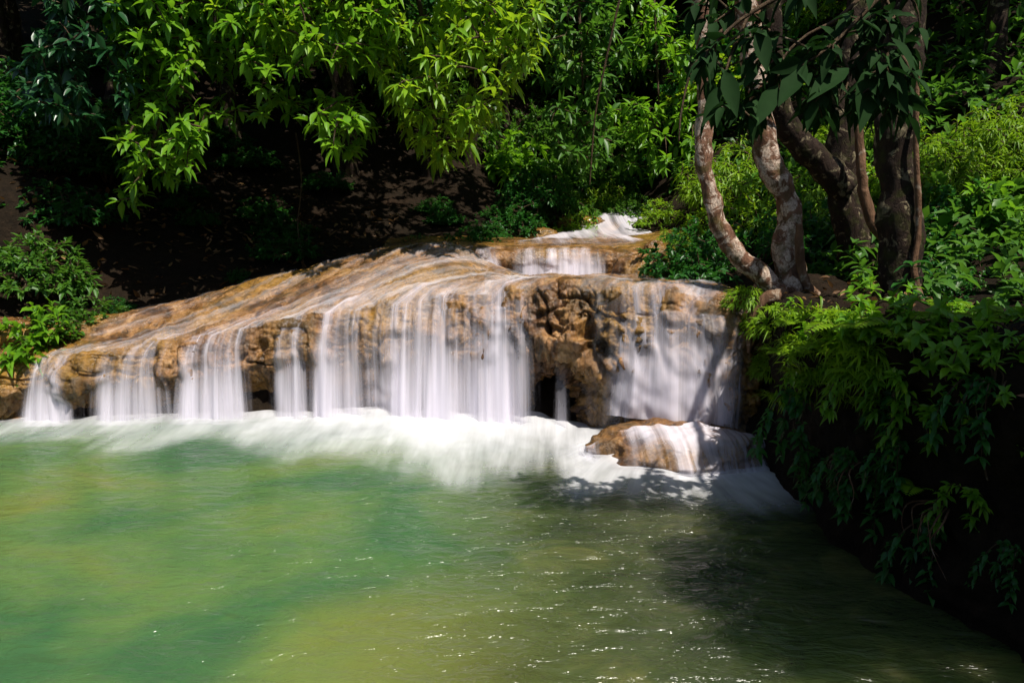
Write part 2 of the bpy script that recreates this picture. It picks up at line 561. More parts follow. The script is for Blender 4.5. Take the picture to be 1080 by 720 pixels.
# ------------------------------------------------------------------ ground (one sheet out to the far hills)
XS = np.array([-60, -12, -8, -6.5, -5.6, -4, -2.5, -1, 0, 1, 2, 2.6, 3.2, 4.2, 6, 9, 14, 60.])
YS = np.array([-60, -8, -2, 2, 4, 5.5, 6.5, 7.5, 9, 10, 11.5, 13, 15, 18, 23, 40, 80.])
ZT = np.array([
    [16, 14, 14, 14, 14, 14, 14, 14, 14, 14, 14, 14, 14, 14, 14, 14, 14, 16],
    [9, 3, 1.5, .6, .3, .2, .2, .2, .2, .3, .6, .9, 1.2, 1.6, 2.2, 3.5, 6, 14],
    [10, 3.5, 1.6, .3, -.3, -.7, -.8, -.8, -.7, -.7, -.7, -.6, .5, 1.3, 2, 3.5, 6, 14],
    [10, 3.6, 1.7, .2, -.5, -.9, -.9, -.9, -.9, -.8, -.8, -.6, 1.1, 1.5, 2.2, 4, 7, 14],
    [10, 3.8, 1.8, .3, -.5, -.9, -.9, -.9, -.9, -.8, -.8, .9, 1.35, 1.6, 2.3, 4.1, 7, 14],
    [10, 4, 1.8, -.3, -.7, -.9, -.9, -.9, -.9, -.9, -.8, 1.1, 1.4, 1.7, 2.4, 4.2, 7, 14],
    [10, 4.2, 1.8, -.2, -.5, -.6, -.6, -.6, -.6, -.6, -.3, 1.2, 1.45, 1.7, 2.5, 4.4, 7, 14],
    [10, 4.4, 2.0, .55, .4, .3, .3, .3, .4, .5, .7, 1.25, 1.5, 1.8, 2.7, 4.6, 7, 14],
    [10, 5, 3.2, 2.5, 1.6, .85, 1.0, 1.1, 1.1, 1.1, 1.2, 1.45, 1.65, 2.1, 3.0, 5, 8, 14],
    [11, 5.5, 3.8, 3, 2.2, 1.55, 1.6, 1.6, 1.4, 1.4, 1.5, 1.65, 1.85, 2.4, 3.4, 5.4, 8, 15],
    [11, 6, 4.3, 3.5, 2.8, 2.2, 2.0, 1.98, 1.9, 1.8, 1.85, 2.0, 2.3, 2.9, 4.0, 6, 9, 16],
    [12, 6.6, 5, 4.2, 3.6, 3.0, 2.7, 2.6, 2.3, 2.05, 2.15, 2.3, 2.8, 3.6, 4.9, 7, 10, 17],
    [13, 7.5, 6, 5.4, 4.8, 4.3, 4, 3.7, 3.1, 2.4, 2.4, 2.6, 3.3, 4.4, 6, 8.2, 11, 18],
    [14, 9, 8, 7.5, 7, 6.6, 6.4, 6, 5, 4, 3.8, 4, 4.8, 6.2, 7.8, 9.8, 12, 19],
    [18, 14, 13.5, 13, 13, 12.5, 12.5, 12, 11.5, 11, 11, 11, 11.5, 12, 13, 14, 15, 22],
    [26, 24, 23, 23, 23, 22, 22, 22, 22, 21, 21, 21, 22, 22, 23, 24, 25, 30],
    [32, 30, 30, 30, 30, 30, 30, 30, 30, 30, 30, 30, 30, 30, 30, 30, 31, 34.]])

def ground_z(x, y):
    x = np.asarray(x, float); y = np.asarray(y, float)
    i = np.clip(np.searchsorted(XS, x) - 1, 0, len(XS) - 2)
    j = np.clip(np.searchsorted(YS, y) - 1, 0, len(YS) - 2)
    fx = np.clip((x - XS[i]) / (XS[i + 1] - XS[i]), 0, 1)
    fy = np.clip((y - YS[j]) / (YS[j + 1] - YS[j]), 0, 1)
    z = (ZT[j, i] * (1 - fx) + ZT[j, i + 1] * fx) * (1 - fy) + (ZT[j + 1, i] * (1 - fx) + ZT[j + 1, i + 1] * fx) * fy
    P = stk([x, y, 0 * x], -1)
    rough = sstep(-.3, .6, z) * np.where(y > 8.5, 1, .6)
    return z + (.16 * fbm(P * .8, 3, 4) + .06 * ridged(P * 2.2, 8, 3)) * rough

def span(a, b, s, lo, hi):
    core = np.arange(a, b, s)
    left, right, d = [], [], s
    p = a
    while p > lo: d *= 1.25; p -= d; left.append(p)
    p = core[-1]; d = s
    while p < hi: d *= 1.25; p += d; right.append(p)
    return np.concatenate([left[::-1], core, right])
gx = span(-9, 8, .09, -58, 58)
gy = span(1, 20, .1, -55, 76)
GX, GY = np.meshgrid(gx, gy, indexing='ij')
GZ = ground_z(GX, GY)
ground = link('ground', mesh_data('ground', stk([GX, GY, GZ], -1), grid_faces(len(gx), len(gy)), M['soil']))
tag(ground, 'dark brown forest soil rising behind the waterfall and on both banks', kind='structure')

# ------------------------------------------------------------------ pool water
px_ = span(-7.5, 3.3, .06, -9, 6); py_ = span(1.0, 8.0, .06, -7, 8.5)
PX, PY = np.meshgrid(px_, py_, indexing='ij')
PP = stk([PX, PY * 2, 0 * PX], -1)
PZ = .012 * fbm(PP * 1.6, 21, 3) + .006 * fbm(PP * 5, 25, 2)
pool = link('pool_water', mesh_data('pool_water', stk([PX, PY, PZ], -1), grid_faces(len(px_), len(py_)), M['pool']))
tag(pool, 'turbid green pool below the waterfall', kind='structure')

# ------------------------------------------------------------------ travertine ledges
# columns: x, lip y, lip z, crest y, crest z, undercut
T1 = np.array([
    [-7.2, 6.7, .56, 7.6, .74, 0.0], [-6.5, 6.85, .6, 7.7, .82, 0.0], [-5.8, 7.0, .66, 7.8, .89, .05], [-5.2, 7.15, .72, 8.0, .98, .25],
    [-4.6, 7.25, .80, 8.4, 1.08, .30], [-4.0, 7.3, .88, 8.7, 1.22, .34], [-3.3, 7.35, 1.0, 9.0, 1.42, .30], [-2.6, 7.4, 1.13, 9.2, 1.62, .34],
    [-2.0, 7.4, 1.24, 9.4, 1.78, .24], [-1.4, 7.42, 1.34, 9.5, 1.87, .2], [-.8, 7.4, 1.42, 9.6, 1.86, .2], [-.3, 7.3, 1.47, 9.6, 1.6, .2],
    [.12, 7.14, 1.50, 9.6, 1.44, .2], [.42, 6.98, 1.52, 9.6, 1.42, .9], [.60, 6.86, 1.525, 9.6, 1.42, .95], [.86, 6.70, 1.53, 9.6, 1.42, .15], [1.3, 6.5, 1.53, 9.6, 1.42, .12],
    [1.75, 6.35, 1.52, 9.6, 1.43, .05], [2.15, 6.32, 1.46, 9.6, 1.43, .0], [2.45, 6.42, 1.22, 9.6, 1.45, -.05], [2.9, 6.9, 1.1, 9.6, 1.5, 0.0]])

def ledge_net(T, base_z=-.7, hang=.24, mid=.6, foot=-.1):
    rows = []
    for x, ly, lz, cy, cz, uc in T:
        d = cz - lz
        h = lz - foot
        rows.append([
            (x, cy + 1.3, cz - .6), (x, cy, cz), (x, ly + .5 * (cy - ly), lz + (mid if d > .05 else .8) * d + .015), (x, ly + .38, lz + .16 * max(d, 0) + .03),
            (x, ly, lz - .03), (x, ly - hang * .75, lz - .2 * h), (x, ly - hang, lz - .45 * h), (x, ly - hang + .85 * uc + .02, foot + .3 * h),
            (x, ly - hang + uc + .05, foot + .06 * h), (x, ly - hang + uc * .8, base_z)])
    return np.array(rows)

NU, NV = 820, 320
net1 = ledge_net(T1)
A0 = upsample(net1, NU, NV)
NRM = grid_normals(A0)
if NRM[NU // 2, int(NV * .5), 1] > 0: NRM = -NRM
vv = np.linspace(0, 9, NV)[None, :] * np.ones((NU, 1))
face = sstep(3.6, 5.0, vv)
top = 1 - face
P = A0
flute = fbm(P * np.array([3.2, 1.2, .55]), 31, 4)
lump = ridged(P * np.array([1.7, 1.7, 1.5]), 41, 4)
fine = fbm(P * 7, 47, 4)
grit = fbm(P * 19, 49, 3)
w_ = P + .12 * stk([vnoise(P * 3.1, 201), vnoise(P * 3.1, 202), vnoise(P * 3.1, 203)])
crack = -np.clip(1 - np.abs(vnoise(w_ * np.array([3.2, 3.2, 2.6]), 205)) / .16, 0, 1) ** 1.5 - .6 * np.clip(1 - np.abs(vnoise(w_ * np.array([6.5, 6.5, 6]), 207)) / .14, 0, 1)
pock = -np.clip(vnoise(w_ * 5.0, 209) - .32, 0, 1)
xx = A0[..., 0]
rugged = 1 + 1.1 * np.exp(-((xx - .75) / .5) ** 2)
disp = face * (.16 * flute + .07 * lump * rugged + .05 * fine * rugged + .018 * grit + .055 * crack * rugged + .16 * pock * rugged) + top * (.055 * fbm(P * np.array([1.4, .9, 1]), 51, 4) + .024 * fine + .009 * grit + .012 * crack + .02 * ridged(P * 2.4, 57, 3))
disp = np.where(face > .2, np.minimum(disp, .16), disp)
A1 = A0 + NRM * disp[..., None]
ledge = link('rock_ledge', mesh_data('rock_ledge', A1, grid_faces(NU, NV)[:, ::-1], M['rock']))
tag(ledge, 'long golden travertine ledge of the lower fall, dripping into the pool', 'rock ledge')

T2 = np.array([
    [-2.0, 9.75, 1.72, 11.2, 1.95, 0], [-1.5, 9.7, 1.78, 11.3, 1.97, 0], [-1.0, 9.6, 1.83, 11.4, 1.97, 0], [-.6, 9.5, 1.84, 11.5, 1.95, .03],
    [-.2, 9.45, 1.84, 11.5, 1.93, .05], [.3, 9.42, 1.83, 11.5, 1.92, .06], [.8, 9.4, 1.83, 11.5, 1.92, .06], [1.3, 9.4, 1.82, 11.5, 1.93, .05], [1.7, 9.4, 1.83, 11.5, 1.95, 0], [2.2, 9.5, 1.86, 11.6, 2.0, 0], [2.8, 9.8, 1.9, 11.8, 2.1, 0]])
NU2, NV2 = 240, 110
net2 = ledge_net(T2, 1.1, .12, .6, 1.36)
B0 = upsample(net2, NU2, NV2)
N2 = grid_normals(B0)
if N2[NU2 // 2, NV2 // 2, 1] > 0: N2 = -N2
v2 = np.linspace(0, 9, NV2)[None, :] * np.ones((NU2, 1))
f2 = sstep(3.6, 5.0, v2)
d2 = f2 * (.05 * fbm(B0 * np.array([4, 2, 1]), 61, 4) + .04 * ridged(B0 * 3, 65, 3)) + (1 - f2) * .03 * fbm(B0 * 2, 67, 4)
B1 = B0 + N2 * d2[..., None]
ledge2 = link('rock_ledge', mesh_data('upper_rock_ledge', B1, grid_faces(NU2, NV2)[:, ::-1], M['rock']))
tag(ledge2, 'low upper travertine step with a short curtain of water', 'rock ledge')

# ------------------------------------------------------------------ boulders
def lumpy(D, seed, amp):
    return 1 + amp * fbm(D * 1.4 + seed, seed, 4) + amp * .7 * ridged(D * 2.2 + seed, seed + 3, 3) + .25 * amp * fbm(D * 7, seed + 5, 3)

def boulder(loc, rad, label, seed, mat='rock', amp=.16, flat=.0, name='boulder'):
    nu, nv = 72, 48
    a = np.linspace(0, 2 * math.pi, nu); b = np.linspace(-math.pi / 2, math.pi / 2, nv)
    AA, BB = np.meshgrid(a, b, indexing='ij')
    D = stk([np.cos(AA) * np.cos(BB), np.sin(AA) * np.cos(BB), np.sin(BB)], -1)
    r = lumpy(D, seed, amp)
    V = D * r[..., None] * np.array(rad)
    V[-1] = V[0]
    o = link(name, mesh_data(name, V, grid_faces(nu, nv), M[mat]))
    o.location = loc
    tag(o, label, 'boulder')
    return o, V

bl, BV = boulder((1.52, 5.9, .0), (.76, .55, .29), 'rounded brown boulder under a veil of water at the foot of the right fall', 5, amp=.24)
boulder((1.72, 9.0, 1.5), (.34, .3, .27), 'rounded tan rock between the upper curtain and the leafy green bush', 12)
boulder((1.98, 9.25, 1.74), (.17, .2, .2), 'small ochre rock half under the leafy bush by the upper fall', 15)
boulder((1.25, 13.0, 2.24), (.55, .5, .17), 'low mossy ochre rock along the left rim of the top cascade', 19)
boulder((2.2, 14.9, 2.45), (.75, .5, .2), 'mossy ochre rock behind the crest of the top cascade', 23)
boulder((.5, 11.8, 1.98), (.35, .3, .17), 'small brown rock at the left start of the upper step', 27)
boulder((-5.9, 7.7, .86), (.5, .35, .2), 'ochre rock at the far left end of the ledge', 37)

# ------------------------------------------------------------------ running and falling water
def surf(G, X, v, vmax=9.0):
    """points of a ledge grid G at x positions X and profile parameters v"""
    nu, nv = G.shape[:2]
    cx = G[:, nv // 2, 0]
    fi = np.interp(X, cx, np.arange(nu)); fj = np.clip(v / vmax * (nv - 1), 0, nv - 1.001)
    i = np.clip(np.floor(fi).astype(int), 0, nu - 2); j = np.floor(fj).astype(int)
    a = (fi - i)[..., None]; b = (fj - j)[..., None]
    return (G[i, j] * (1 - a) + G[i + 1, j] * a) * (1 - b) + (G[i, j + 1] * (1 - a) + G[i + 1, j + 1] * a) * b

G_ALL = {1: (A0, A1), 2: (B0, B1)}

def waterfall(label, x0, x1, tail=1.0, shift=.6, dens=.75, hug=0.0, foot=0.0, spread=.06, tier=1, seed=0, reach=.16, mat='veil', end_z=None, layers=2, name='waterfall', topd=.38, head=2.0):
    """a curtain: it runs down the ledge from `tail` profile steps behind the lip, drifting by `shift`, then falls; hug=1 clings to the rock"""
    G0, G1 = G_ALL[tier]
    mb_V, mb_F, mb_D, mb_UV, off = [], [], [], [], 0
    wd = x1 - x0
    nu = max(10, int(wd / .02)); nv = 90
    for ly in range(layers):
        u = np.linspace(0, 1, nu)[:, None]; t = np.linspace(0, 1, nv)[None, :]
        cut = .42
        v = np.where(t < cut, 4.3 - tail + (tail + .55) * (t / cut), 4.85 + (9.0 - 4.85) * 0)
        X = x0 + wd * u + 0 * t
        back = np.clip((4.3 - v) / max(tail, .01), 0, 1)
        wob = .05 * vnoise(stk([X * 1.3, back * 2.5 + seed, 0 * X + ly], -1), 70 + seed)
        Xs = X + shift * back ** 1.1 + wob * back * 2 + .12 * back * (u - .5) * wd
        Pt = surf(G0, Xs, v)
        Pr = surf(G1, Xs, v)
        Pt[..., 2] = np.maximum(Pt[..., 2] * .35 + Pr[..., 2] * .65, Pr[..., 2] + .004) + .012 + .012 * ly
        Pt[..., 1] -= .02 * sstep(4.2, 4.8, v)
        # the free fall below the lip
        q = np.clip((t - cut) / (1 - cut), 0, 1)
        ps = Pt[:, int(cut * (nv - 1)):int(cut * (nv - 1)) + 1]
        zf = (foot if end_z is None else end_z) - .02
        z = ps[..., 2] + (zf - ps[..., 2]) * (q ** 1.15)
        zf_v = 4.85 + (8.4 - 4.85) * q
        rock = surf(G1, X + 0 * t, zf_v * np.ones_like(X))
        yb = ps[..., 1] - (reach + .05 * ly + .05 * vnoise(stk([X * 6, 0 * X, 0 * X + seed + ly], -1), 81)) * np.sqrt(q)
        # rock surface y at this height
        yr = np.full_like(z, 9.0)
        vs = np.linspace(4.6, 8.3, 26)
        col = surf(G1, X[:, :1] + 0 * vs[None, :], vs[None, :] * np.ones((nu, 1)))
        for a in range(nu):
            zz = col[a, ::-1, 2]; yy = col[a, ::-1, 1]
            o = np.argsort(zz)
            yr[a] = np.interp(z[a], zz[o], yy[o])
        yh = yr - .025 - .02 * ly
        y = np.where(hug > 0, yh * hug + np.minimum(yb, yh) * (1 - hug), np.minimum(yb, yh))
        # smooth the clinging path
        for _ in range(3): y[:, 1:-1] = (y[:, :-2] + 2 * y[:, 1:-1] + y[:, 2:]) / 4
        fall = t >= cut
        Xf = X + (u - .5) * spread * 2 * q * (1 if wd > .1 else .5) + .01 * vnoise(stk([X * 9, q * 1.5, 0 * X + ly], -1), 85 + seed)
        V = np.where(fall[..., None], stk([Xf, y, z], -1), Pt)
        V[..., 1] += np.where(fall, .018 * vnoise(stk([X * 22, q * .8 + 0 * X, 0 * X + 3.1 * ly], -1), 91 + seed) * (1 - .5 * hug), 0)
        ew = min(.5, .10 / wd + .14)
        edge_n = .35 * vnoise(stk([u * 0 + t * 3, u * 0 + 5 * (u > .5), 0 * u * t + seed], -1), 95)
        e = np.clip(np.minimum(u, 1 - u) / ew * (1 + edge_n), 0, 1)
        str_ = -.06 + .38 * vnoise(stk([X * 5.5, t * .6 + 0 * X, 0 * X + seed + 2 * ly], -1), 99) + .12 * vnoise(stk([X * 19, t * .9 + 0 * X, 0 * X + seed], -1), 101)
        along = np.where(fall, topd + (1 - topd) * sstep(0, .85, q), topd * sstep(0, .5, t / cut) * (.75 + .25 * t / cut))
        D = np.clip((dens * .94 + str_) * along * sstep(0, 1, e), 0, 1.2) * (1 - .15 * ly)
        length = np.cumsum(np.concatenate([np.zeros((nu, 1)), np.linalg.norm(np.diff(V, axis=1), axis=-1)], 1), 1)
        mb_V.append(V.reshape(-1, 3)); mb_F.append(grid_faces(nu, nv, off)); mb_D.append(D.ravel())
        mb_UV.append(stk([X + 7.7 * ly + seed, length * (1 + .0 * X)], -1).reshape(-1, 2))
        off += nu * nv
    o = link(name, mesh_data(name, np.concatenate(mb_V), np.concatenate(mb_F), M[mat], {'dens': np.concatenate(mb_D)}, np.concatenate(mb_UV)))
    return tag(o, label, 'waterfall')

def lipx(px, Y=7.0):
    return at(px, 370, Y)[0]

waterfall('narrow white fall at the far left end of the ledge', lipx(24), lipx(76), 1.1, .55, .72, seed=1, reach=.14)
waterfall('thin thread of water just right of the leftmost fall', lipx(74), lipx(97), .5, .2, .45, seed=2, layers=1)
waterfall('second broad white fall from the left, beside a dark hollow', lipx(88), lipx(178), 1.7, 1.0, .72, seed=3)
waterfall('thin drips in the dark gap between the two broad left falls', lipx(166), lipx(190), .3, .1, .36, seed=4, layers=1)
waterfall('third broad white fall, with a long run over the ledge above it', lipx(176), lipx(260), 1.9, 1.2, .74, seed=5)
waterfall('thin drips under the golden overhang left of the ledge middle', lipx(248), lipx(288), .4, .2, .36, seed=6, layers=1)
waterfall('slim slanting fall between dripping golden rocks', lipx(280), lipx(324), 1.2, .6, .74, seed=7)
waterfall('tall fall of separate white ribbons left of the main curtain', lipx(316), lipx(394), 1.5, .7, .80, seed=8)
waterfall('thin veil over ochre rock joining the main curtain', lipx(376), lipx(428), 1.6, .7, .66, seed=9, hug=.4)
waterfall('widest and brightest white curtain at the middle of the ledge', lipx(402), lipx(571), 1.7, .6, .90, seed=10, spread=.04, reach=.2)
waterfall('single thread dripping across the dark cave mouth', lipx(578, 6.8), lipx(596, 6.8), .2, 0, .42, seed=11, layers=1)
waterfall('sheer film of water clinging to the golden rock right of the cave', lipx(612, 6.5), lipx(676, 6.5), 1.0, .0, .52, .9, seed=12, mat='film', foot=.1)
waterfall('short bright spout beside the right curtain', lipx(671, 6.3), lipx(694, 6.3), .3, .0, .55, .6, seed=13, foot=.25, topd=.1)
waterfall('wide lilac white curtain of the right fall above the boulder', lipx(640, 6.4), lipx(774, 6.2), 1.5, .1, .88, .3, seed=14, foot=.28)
waterfall('narrow outer stream at the right edge of the fall by the green plants', lipx(764, 6.1), lipx(794, 6.1), .6, -.15, .6, .6, seed=15, foot=.05)
waterfall('short curtain of the upper step', -.12, 1.42, .9, .1, .85, tier=2, seed=16, end_z=1.43, reach=.06, spread=.0)
waterfall('fan of white water spilling round the left end of the upper step', -1.35, -.1, 1.2, .35, .62, tier=2, seed=17, end_z=1.5, reach=.14, spread=.1)
waterfall('thin trickle at the right end of the upper step', 1.84, 1.98, .5, .0, .5, tier=2, seed=18, end_z=1.43, reach=.06, layers=1)

# broad film running over the dome and terrace
fu, fv = 260, 120
FX = np.linspace(-5.0, 2.1, fu)[:, None] * np.ones((1, fv)); Fv = 1.1 + (4.3 - 1.1) * np.linspace(0, 1, fv)[None, :] * np.ones((fu, 1))
FP = surf(A1, FX, Fv); FP[..., 2] += .016
flowx = FX - .75 * (4.3 - Fv) * np.where(FX < -.3, 1, .25)
fd = .25 + .36 * fbm(stk([flowx * 2.4, Fv * .35, 0 * FX], -1), 110, 4) + .22 * np.exp(-((flowx + 2.3) / 1.3) ** 2) + .2 * np.exp(-((flowx + .5) / .5) ** 2)
fd = fd * sstep(0, .25, (FX + 5.0) / 1.0) * sstep(0, .12, (2.1 - FX)) * sstep(0, .3, Fv - 1.1)
film = link('stream_water', mesh_data('stream_water', FP, grid_faces(fu, fv), M['film'], {'dens': np.clip(fd, 0, 1)}, stk([flowx, FP[..., 1]], -1)))
tag(film, 'thin sheet of clear and white water running over the ledge top', kind='structure')

# top cascade: a sloping chute
cu, cv = 60, 110
cpath = np.array([[3.0, 15.2, 2.66], [2.85, 14.2, 2.62], [2.55, 13.4, 2.48], [2.1, 12.5, 2.2], [1.7, 11.7, 2.05], [1.25, 10.9, 1.98], [.95, 10.2, 1.93], [.8, 9.6, 1.87]])
cw = np.array([.6, .65, .8, 1.0, 1.1, 1.1, 1.1, 1.0])
tt = np.linspace(0, 7, cv)
cc = catmull(cpath, tt); ww = np.interp(tt, np.arange(8), cw)
uu = np.linspace(-1, 1, cu)
CV = cc[None, :, :] + stk([uu[:, None] * ww[None, :], 0 * uu[:, None] * ww[None, :], -.05 * uu[:, None] ** 2 + 0 * ww[None, :]], -1)
CV[..., 2] += .025 * fbm(CV * np.array([3, 1.2, 1]), 120, 3) + .03
cd = (.72 + .45 * fbm(stk([CV[..., 0] * 4, CV[..., 1] * .5, 0 * CV[..., 0]]), 125, 3)) * sstep(0, .3, 1 - np.abs(uu))[:, None] * (1 - .75 * sstep(10.9, 9.9, CV[..., 1])) * sstep(0, .5, (15.2 - CV[..., 1]))
top_fall = link('waterfall', mesh_data('top_cascade', CV, grid_faces(cu, cv), M['veil'], {'dens': np.clip(cd, 0, 1)}, stk([CV[..., 0], CV[..., 1]], -1)))
tag(top_fall, 'white sloping cascade at the very top, between green bushes', 'waterfall')
bed_V = CV.copy(); bed_V[..., 2] -= .12
bed_V[..., 2] += .06 * fbm(CV * 3, 129, 4) - .35 * (np.abs(uu)[:, None] > .97)
chute = link('rock_ledge', mesh_data('chute_rock', (bed_V - cc[None]) * np.array([1.18, 1, 1]) + cc[None], grid_faces(cu, cv), M['rock']))
tag(chute, 'sloping rock bed under the top cascade', 'rock ledge')

# veil over the boulder
bu, bv = 110, 46
ba = np.linspace(R(-178), R(-2), bu)[:, None]; bb = np.linspace(0, 1, bv)[None, :]
be = R(86) - R(92) * bb
BD = stk([np.cos(ba) * np.cos(be), np.sin(ba) * np.cos(be), np.sin(be) + 0 * ba])
rad = (.72 + .28 * lumpy(BD, 5, .24)) * lumpy(BD, 5, .24) / lumpy(BD, 5, .24) * .5 + .5 * lumpy(BD, 5, .24) + .06 + .10 * sstep(.5, 1, bb)
VV = BD * rad[..., None] * np.array([.76, .55, .29]) + np.array([1.52, 5.9, .012])
VV[..., 2] = np.maximum(VV[..., 2], .012)
bx = VV[..., 0]
vd = .80 + .24 * vnoise(stk([bx * 3.6, bb * .7, 0 * bx]), 133) + .16 * vnoise(stk([bx * 15, bb * .9, 0 * bx]), 135)
vd = vd * (1.0 - .42 * sstep(.3, .66, bb) + .35 * sstep(.8, 1, bb)) * (1 - .8 * np.exp(-((bx - .98) / .28) ** 2) * sstep(.1, .5, bb))
vo = link('waterfall', mesh_data('boulder_veil', VV, grid_faces(bu, bv), M['veil'], {'dens': np.clip(vd, 0, 1)}, stk([bx, bb * .9 + 0 * ba], -1)))
tag(vo, 'thin veil of water spreading over the rounded boulder', 'waterfall')

# foam spreading over the pool from the foot of the falls
def foam_sheet(fs, fnu, fnv, label, turn, seed):
    fs = np.array(fs)
    q = np.linspace(0, len(fs) - 1, fnu)
    ff = catmull(fs, q)
    tan = unit(np.gradient(ff[:, :2], axis=0))
    outw = unit(np.stack([tan[:, 1], -tan[:, 0]], -1) * turn + np.array([0.04, -1.0]) * (1 - turn))
    dd = np.linspace(-.10, 1, fnv)
    reach = ff[:, 2:3] * (1 + .30 * vnoise(stk([q * 1.3, 0 * q, 0 * q]), seed)[:, None])
    dist = dd[None, :] * reach
    FXY = ff[:, None, :2] + outw[:, None, :] * dist[..., None]
    mound = .07 * np.exp(-(np.maximum(dist, 0) / .3) ** 2) * np.clip(ff[:, 3:4], 0, 1) * (.7 + .5 * vnoise(stk([FXY[..., 0] * 4, FXY[..., 1] * 4, 0 * dist]), seed + 3))
    FZ = .022 + mound + .012 * fbm(stk([FXY[..., 0] * 5, FXY[..., 1] * 5, 0 * dist]), seed + 5, 2)
    al = q[:, None] * 2.2 + 0 * dist
    fde = ff[:, 3:4] * 1.15 * (1 - np.clip(dd, 0, 1)[None, :]) ** .85 + (.34 * fbm(stk([al * 2.2, dist * .8, 0 * dist]), seed + 7, 5, .6) + .14 * fbm(stk([al * .5, dist * 1.5, 0 * dist]), seed + 9, 3)) * sstep(.05, .5, dd)[None, :]
    ends = sstep(0, .5, np.minimum(q, len(fs) - 1 - q))[:, None]
    fde = fde * (1 - sstep(.55, 1.0, dd))[None, :] * ends
    o = link('foam', mesh_data('foam', np.concatenate([FXY, FZ[..., None]], -1), grid_faces(fnu, fnv), M['foam'], {'dens': np.clip(fde, 0, 1.3)}, stk([al * .45, dist])))
    tag(o, label, kind='stuff')
foam_sheet([[-6.5, 6.75, .4, .3], [-6.0, 6.85, .7, .45], [-5.3, 6.92, 1.1, .66], [-4.5, 7.0, 1.25, .72], [-3.6, 7.05, 1.3, .76], [-2.6, 7.12, 1.6, .9], [-1.7, 7.15, 2.2, 1.25], [-.9, 7.1, 2.7, 1.42], [-.2, 7.0, 2.8, 1.42], [.3, 6.85, 2.5, 1.25], [.7, 6.65, 2.0, 1.0], [1.05, 6.5, 1.2, .6]], 320, 70, 'bright white foam churning at the foot of the long ledge', .25, 140)
foam_sheet([[.72, 6.3, .5, .6], [.80, 5.95, .9, .9], [1.0, 5.62, 1.15, 1.05], [1.3, 5.46, 1.1, 1.05], [1.65, 5.44, 1.05, 1.05], [2.0, 5.55, .95, 1.0], [2.28, 5.8, .8, .85], [2.4, 6.1, .4, .4]], 160, 60, 'white foam fringe round the boulder under the right fall', .6, 170)

# ------------------------------------------------------------------ right bank (steep earth face)
BW = np.array([  # waterline x, y ; top height
    [3.3, -1.0, 1.0], [2.9, 1.2, 1.1], [2.62, 2.3, 1.25], [2.5, 2.9, 1.35], [2.32, 3.3, 1.42], [2.15, 3.8, 1.45], [2.12, 4.4, 1.42], [2.15, 5.0, 1.40], [2.22, 5.6, 1.40], [2.3, 6.1, 1.42], [2.42, 6.6, 1.45], [2.6, 7.2, 1.5]])
net = []
for x, y, h in BW:
    net.append([(x - .05, y, -.9), (x + .02, y, -.1), (x + .10, y, .25 * h), (x + .12, y, .55 * h), (x + .02, y, .82 * h), (x + .08, y, .97 * h), (x + .4, y, h + .04), (x + 1.0, y, h - .02), (x + 1.5, y, h - .4)])
nbu, nbv = 300, 130
K0 = upsample(np.array(net), nbu, nbv)
KN = grid_normals(K0)
if KN[nbu // 2, nbv // 3, 0] > 0: KN = -KN
kd = .13 * fbm(K0 * np.array([2, 2, 1.2]), 150, 4) + .09 * ridged(K0 * 2.6, 155, 4) + .03 * fbm(K0 * 9, 158, 3)
K1 = K0 + KN * kd[..., None]
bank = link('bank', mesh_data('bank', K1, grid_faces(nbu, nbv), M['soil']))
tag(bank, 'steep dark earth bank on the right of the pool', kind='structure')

def bank_pt(s, v):
    i = int(np.clip(s, 0, 1) * (nbu - 1)); j = int(np.clip(v, 0, 1) * (nbv - 1))
    return K1[i, j].copy(), KN[i, j].copy()
#@@PLANTS
# ------------------------------------------------------------------ plant kinds
def inside(poly, x, y):
    c = np.zeros(len(x), bool)
    n = len(poly)
    for i in range(n):
        x0, y0 = poly[i]; x1, y1 = poly[(i + 1) % n]
        if y0 == y1: continue
        hit = ((y0 > y) != (y1 > y)) & (x < (x1 - x0) * (y - y0) / (y1 - y0) + x0)
        c ^= hit
    return c

def gz(x, y):
    return float(ground_z(np.array([x]), np.array([y]))[0])

def make_shrub(rng, leaf, n_w, n_l, L, ratio, shape=(1, 1, .9), zc=.55, droop=(.1, .4), spread=(.35, 1.25), lod='mid', up=.5, inner=.45, label='', name='shrub', fold=.22):
    o = empty(name, (0, 0, 0), label, 'shrub')
    D = unit(rng.normal(0, 1, (n_w, 3))); r = rng.uniform(inner, 1, (n_w, 1)) ** .7
    lob = 1 + .38 * fbm(D * 1.6 + rng.uniform(0, 50), 5, 3)[:, None]
    T = D * r * lob * np.array(shape); T[:, 2] = np.abs(T[:, 2]) * .9 + T[:, 2] * .25 + zc * shape[2] * .35
    T[:, 2] = np.maximum(T[:, 2], .05)
    st = MB()
    base = []
    for k in range(5):
        a = rng.uniform(0, 6.28); q = rng.uniform(.15, .4)
        tip = np.array([math.cos(a) * q, math.sin(a) * q, rng.uniform(.4, .7) * shape[2]])
        path = st.tube([(0, 0, -.1), tip * .4 + rng.normal(0, .04, 3), tip], [.03, .022, .012], 5, steps=6)
        base += list(path)
    A = grow(st, rng, base, T, .016, .004, 3)
    st.build('stem', M['twig'], o)
    fo = MB()
    ax = unit(A + unit(T - np.array([0, 0, .2])) * .5 + np.array([0, 0, up]))
    whorls(fo, rng, T, ax, n_l, L, ratio, spread, droop, lod, fold=fold)
    fo.build('foliage', leaf, o)
    return o

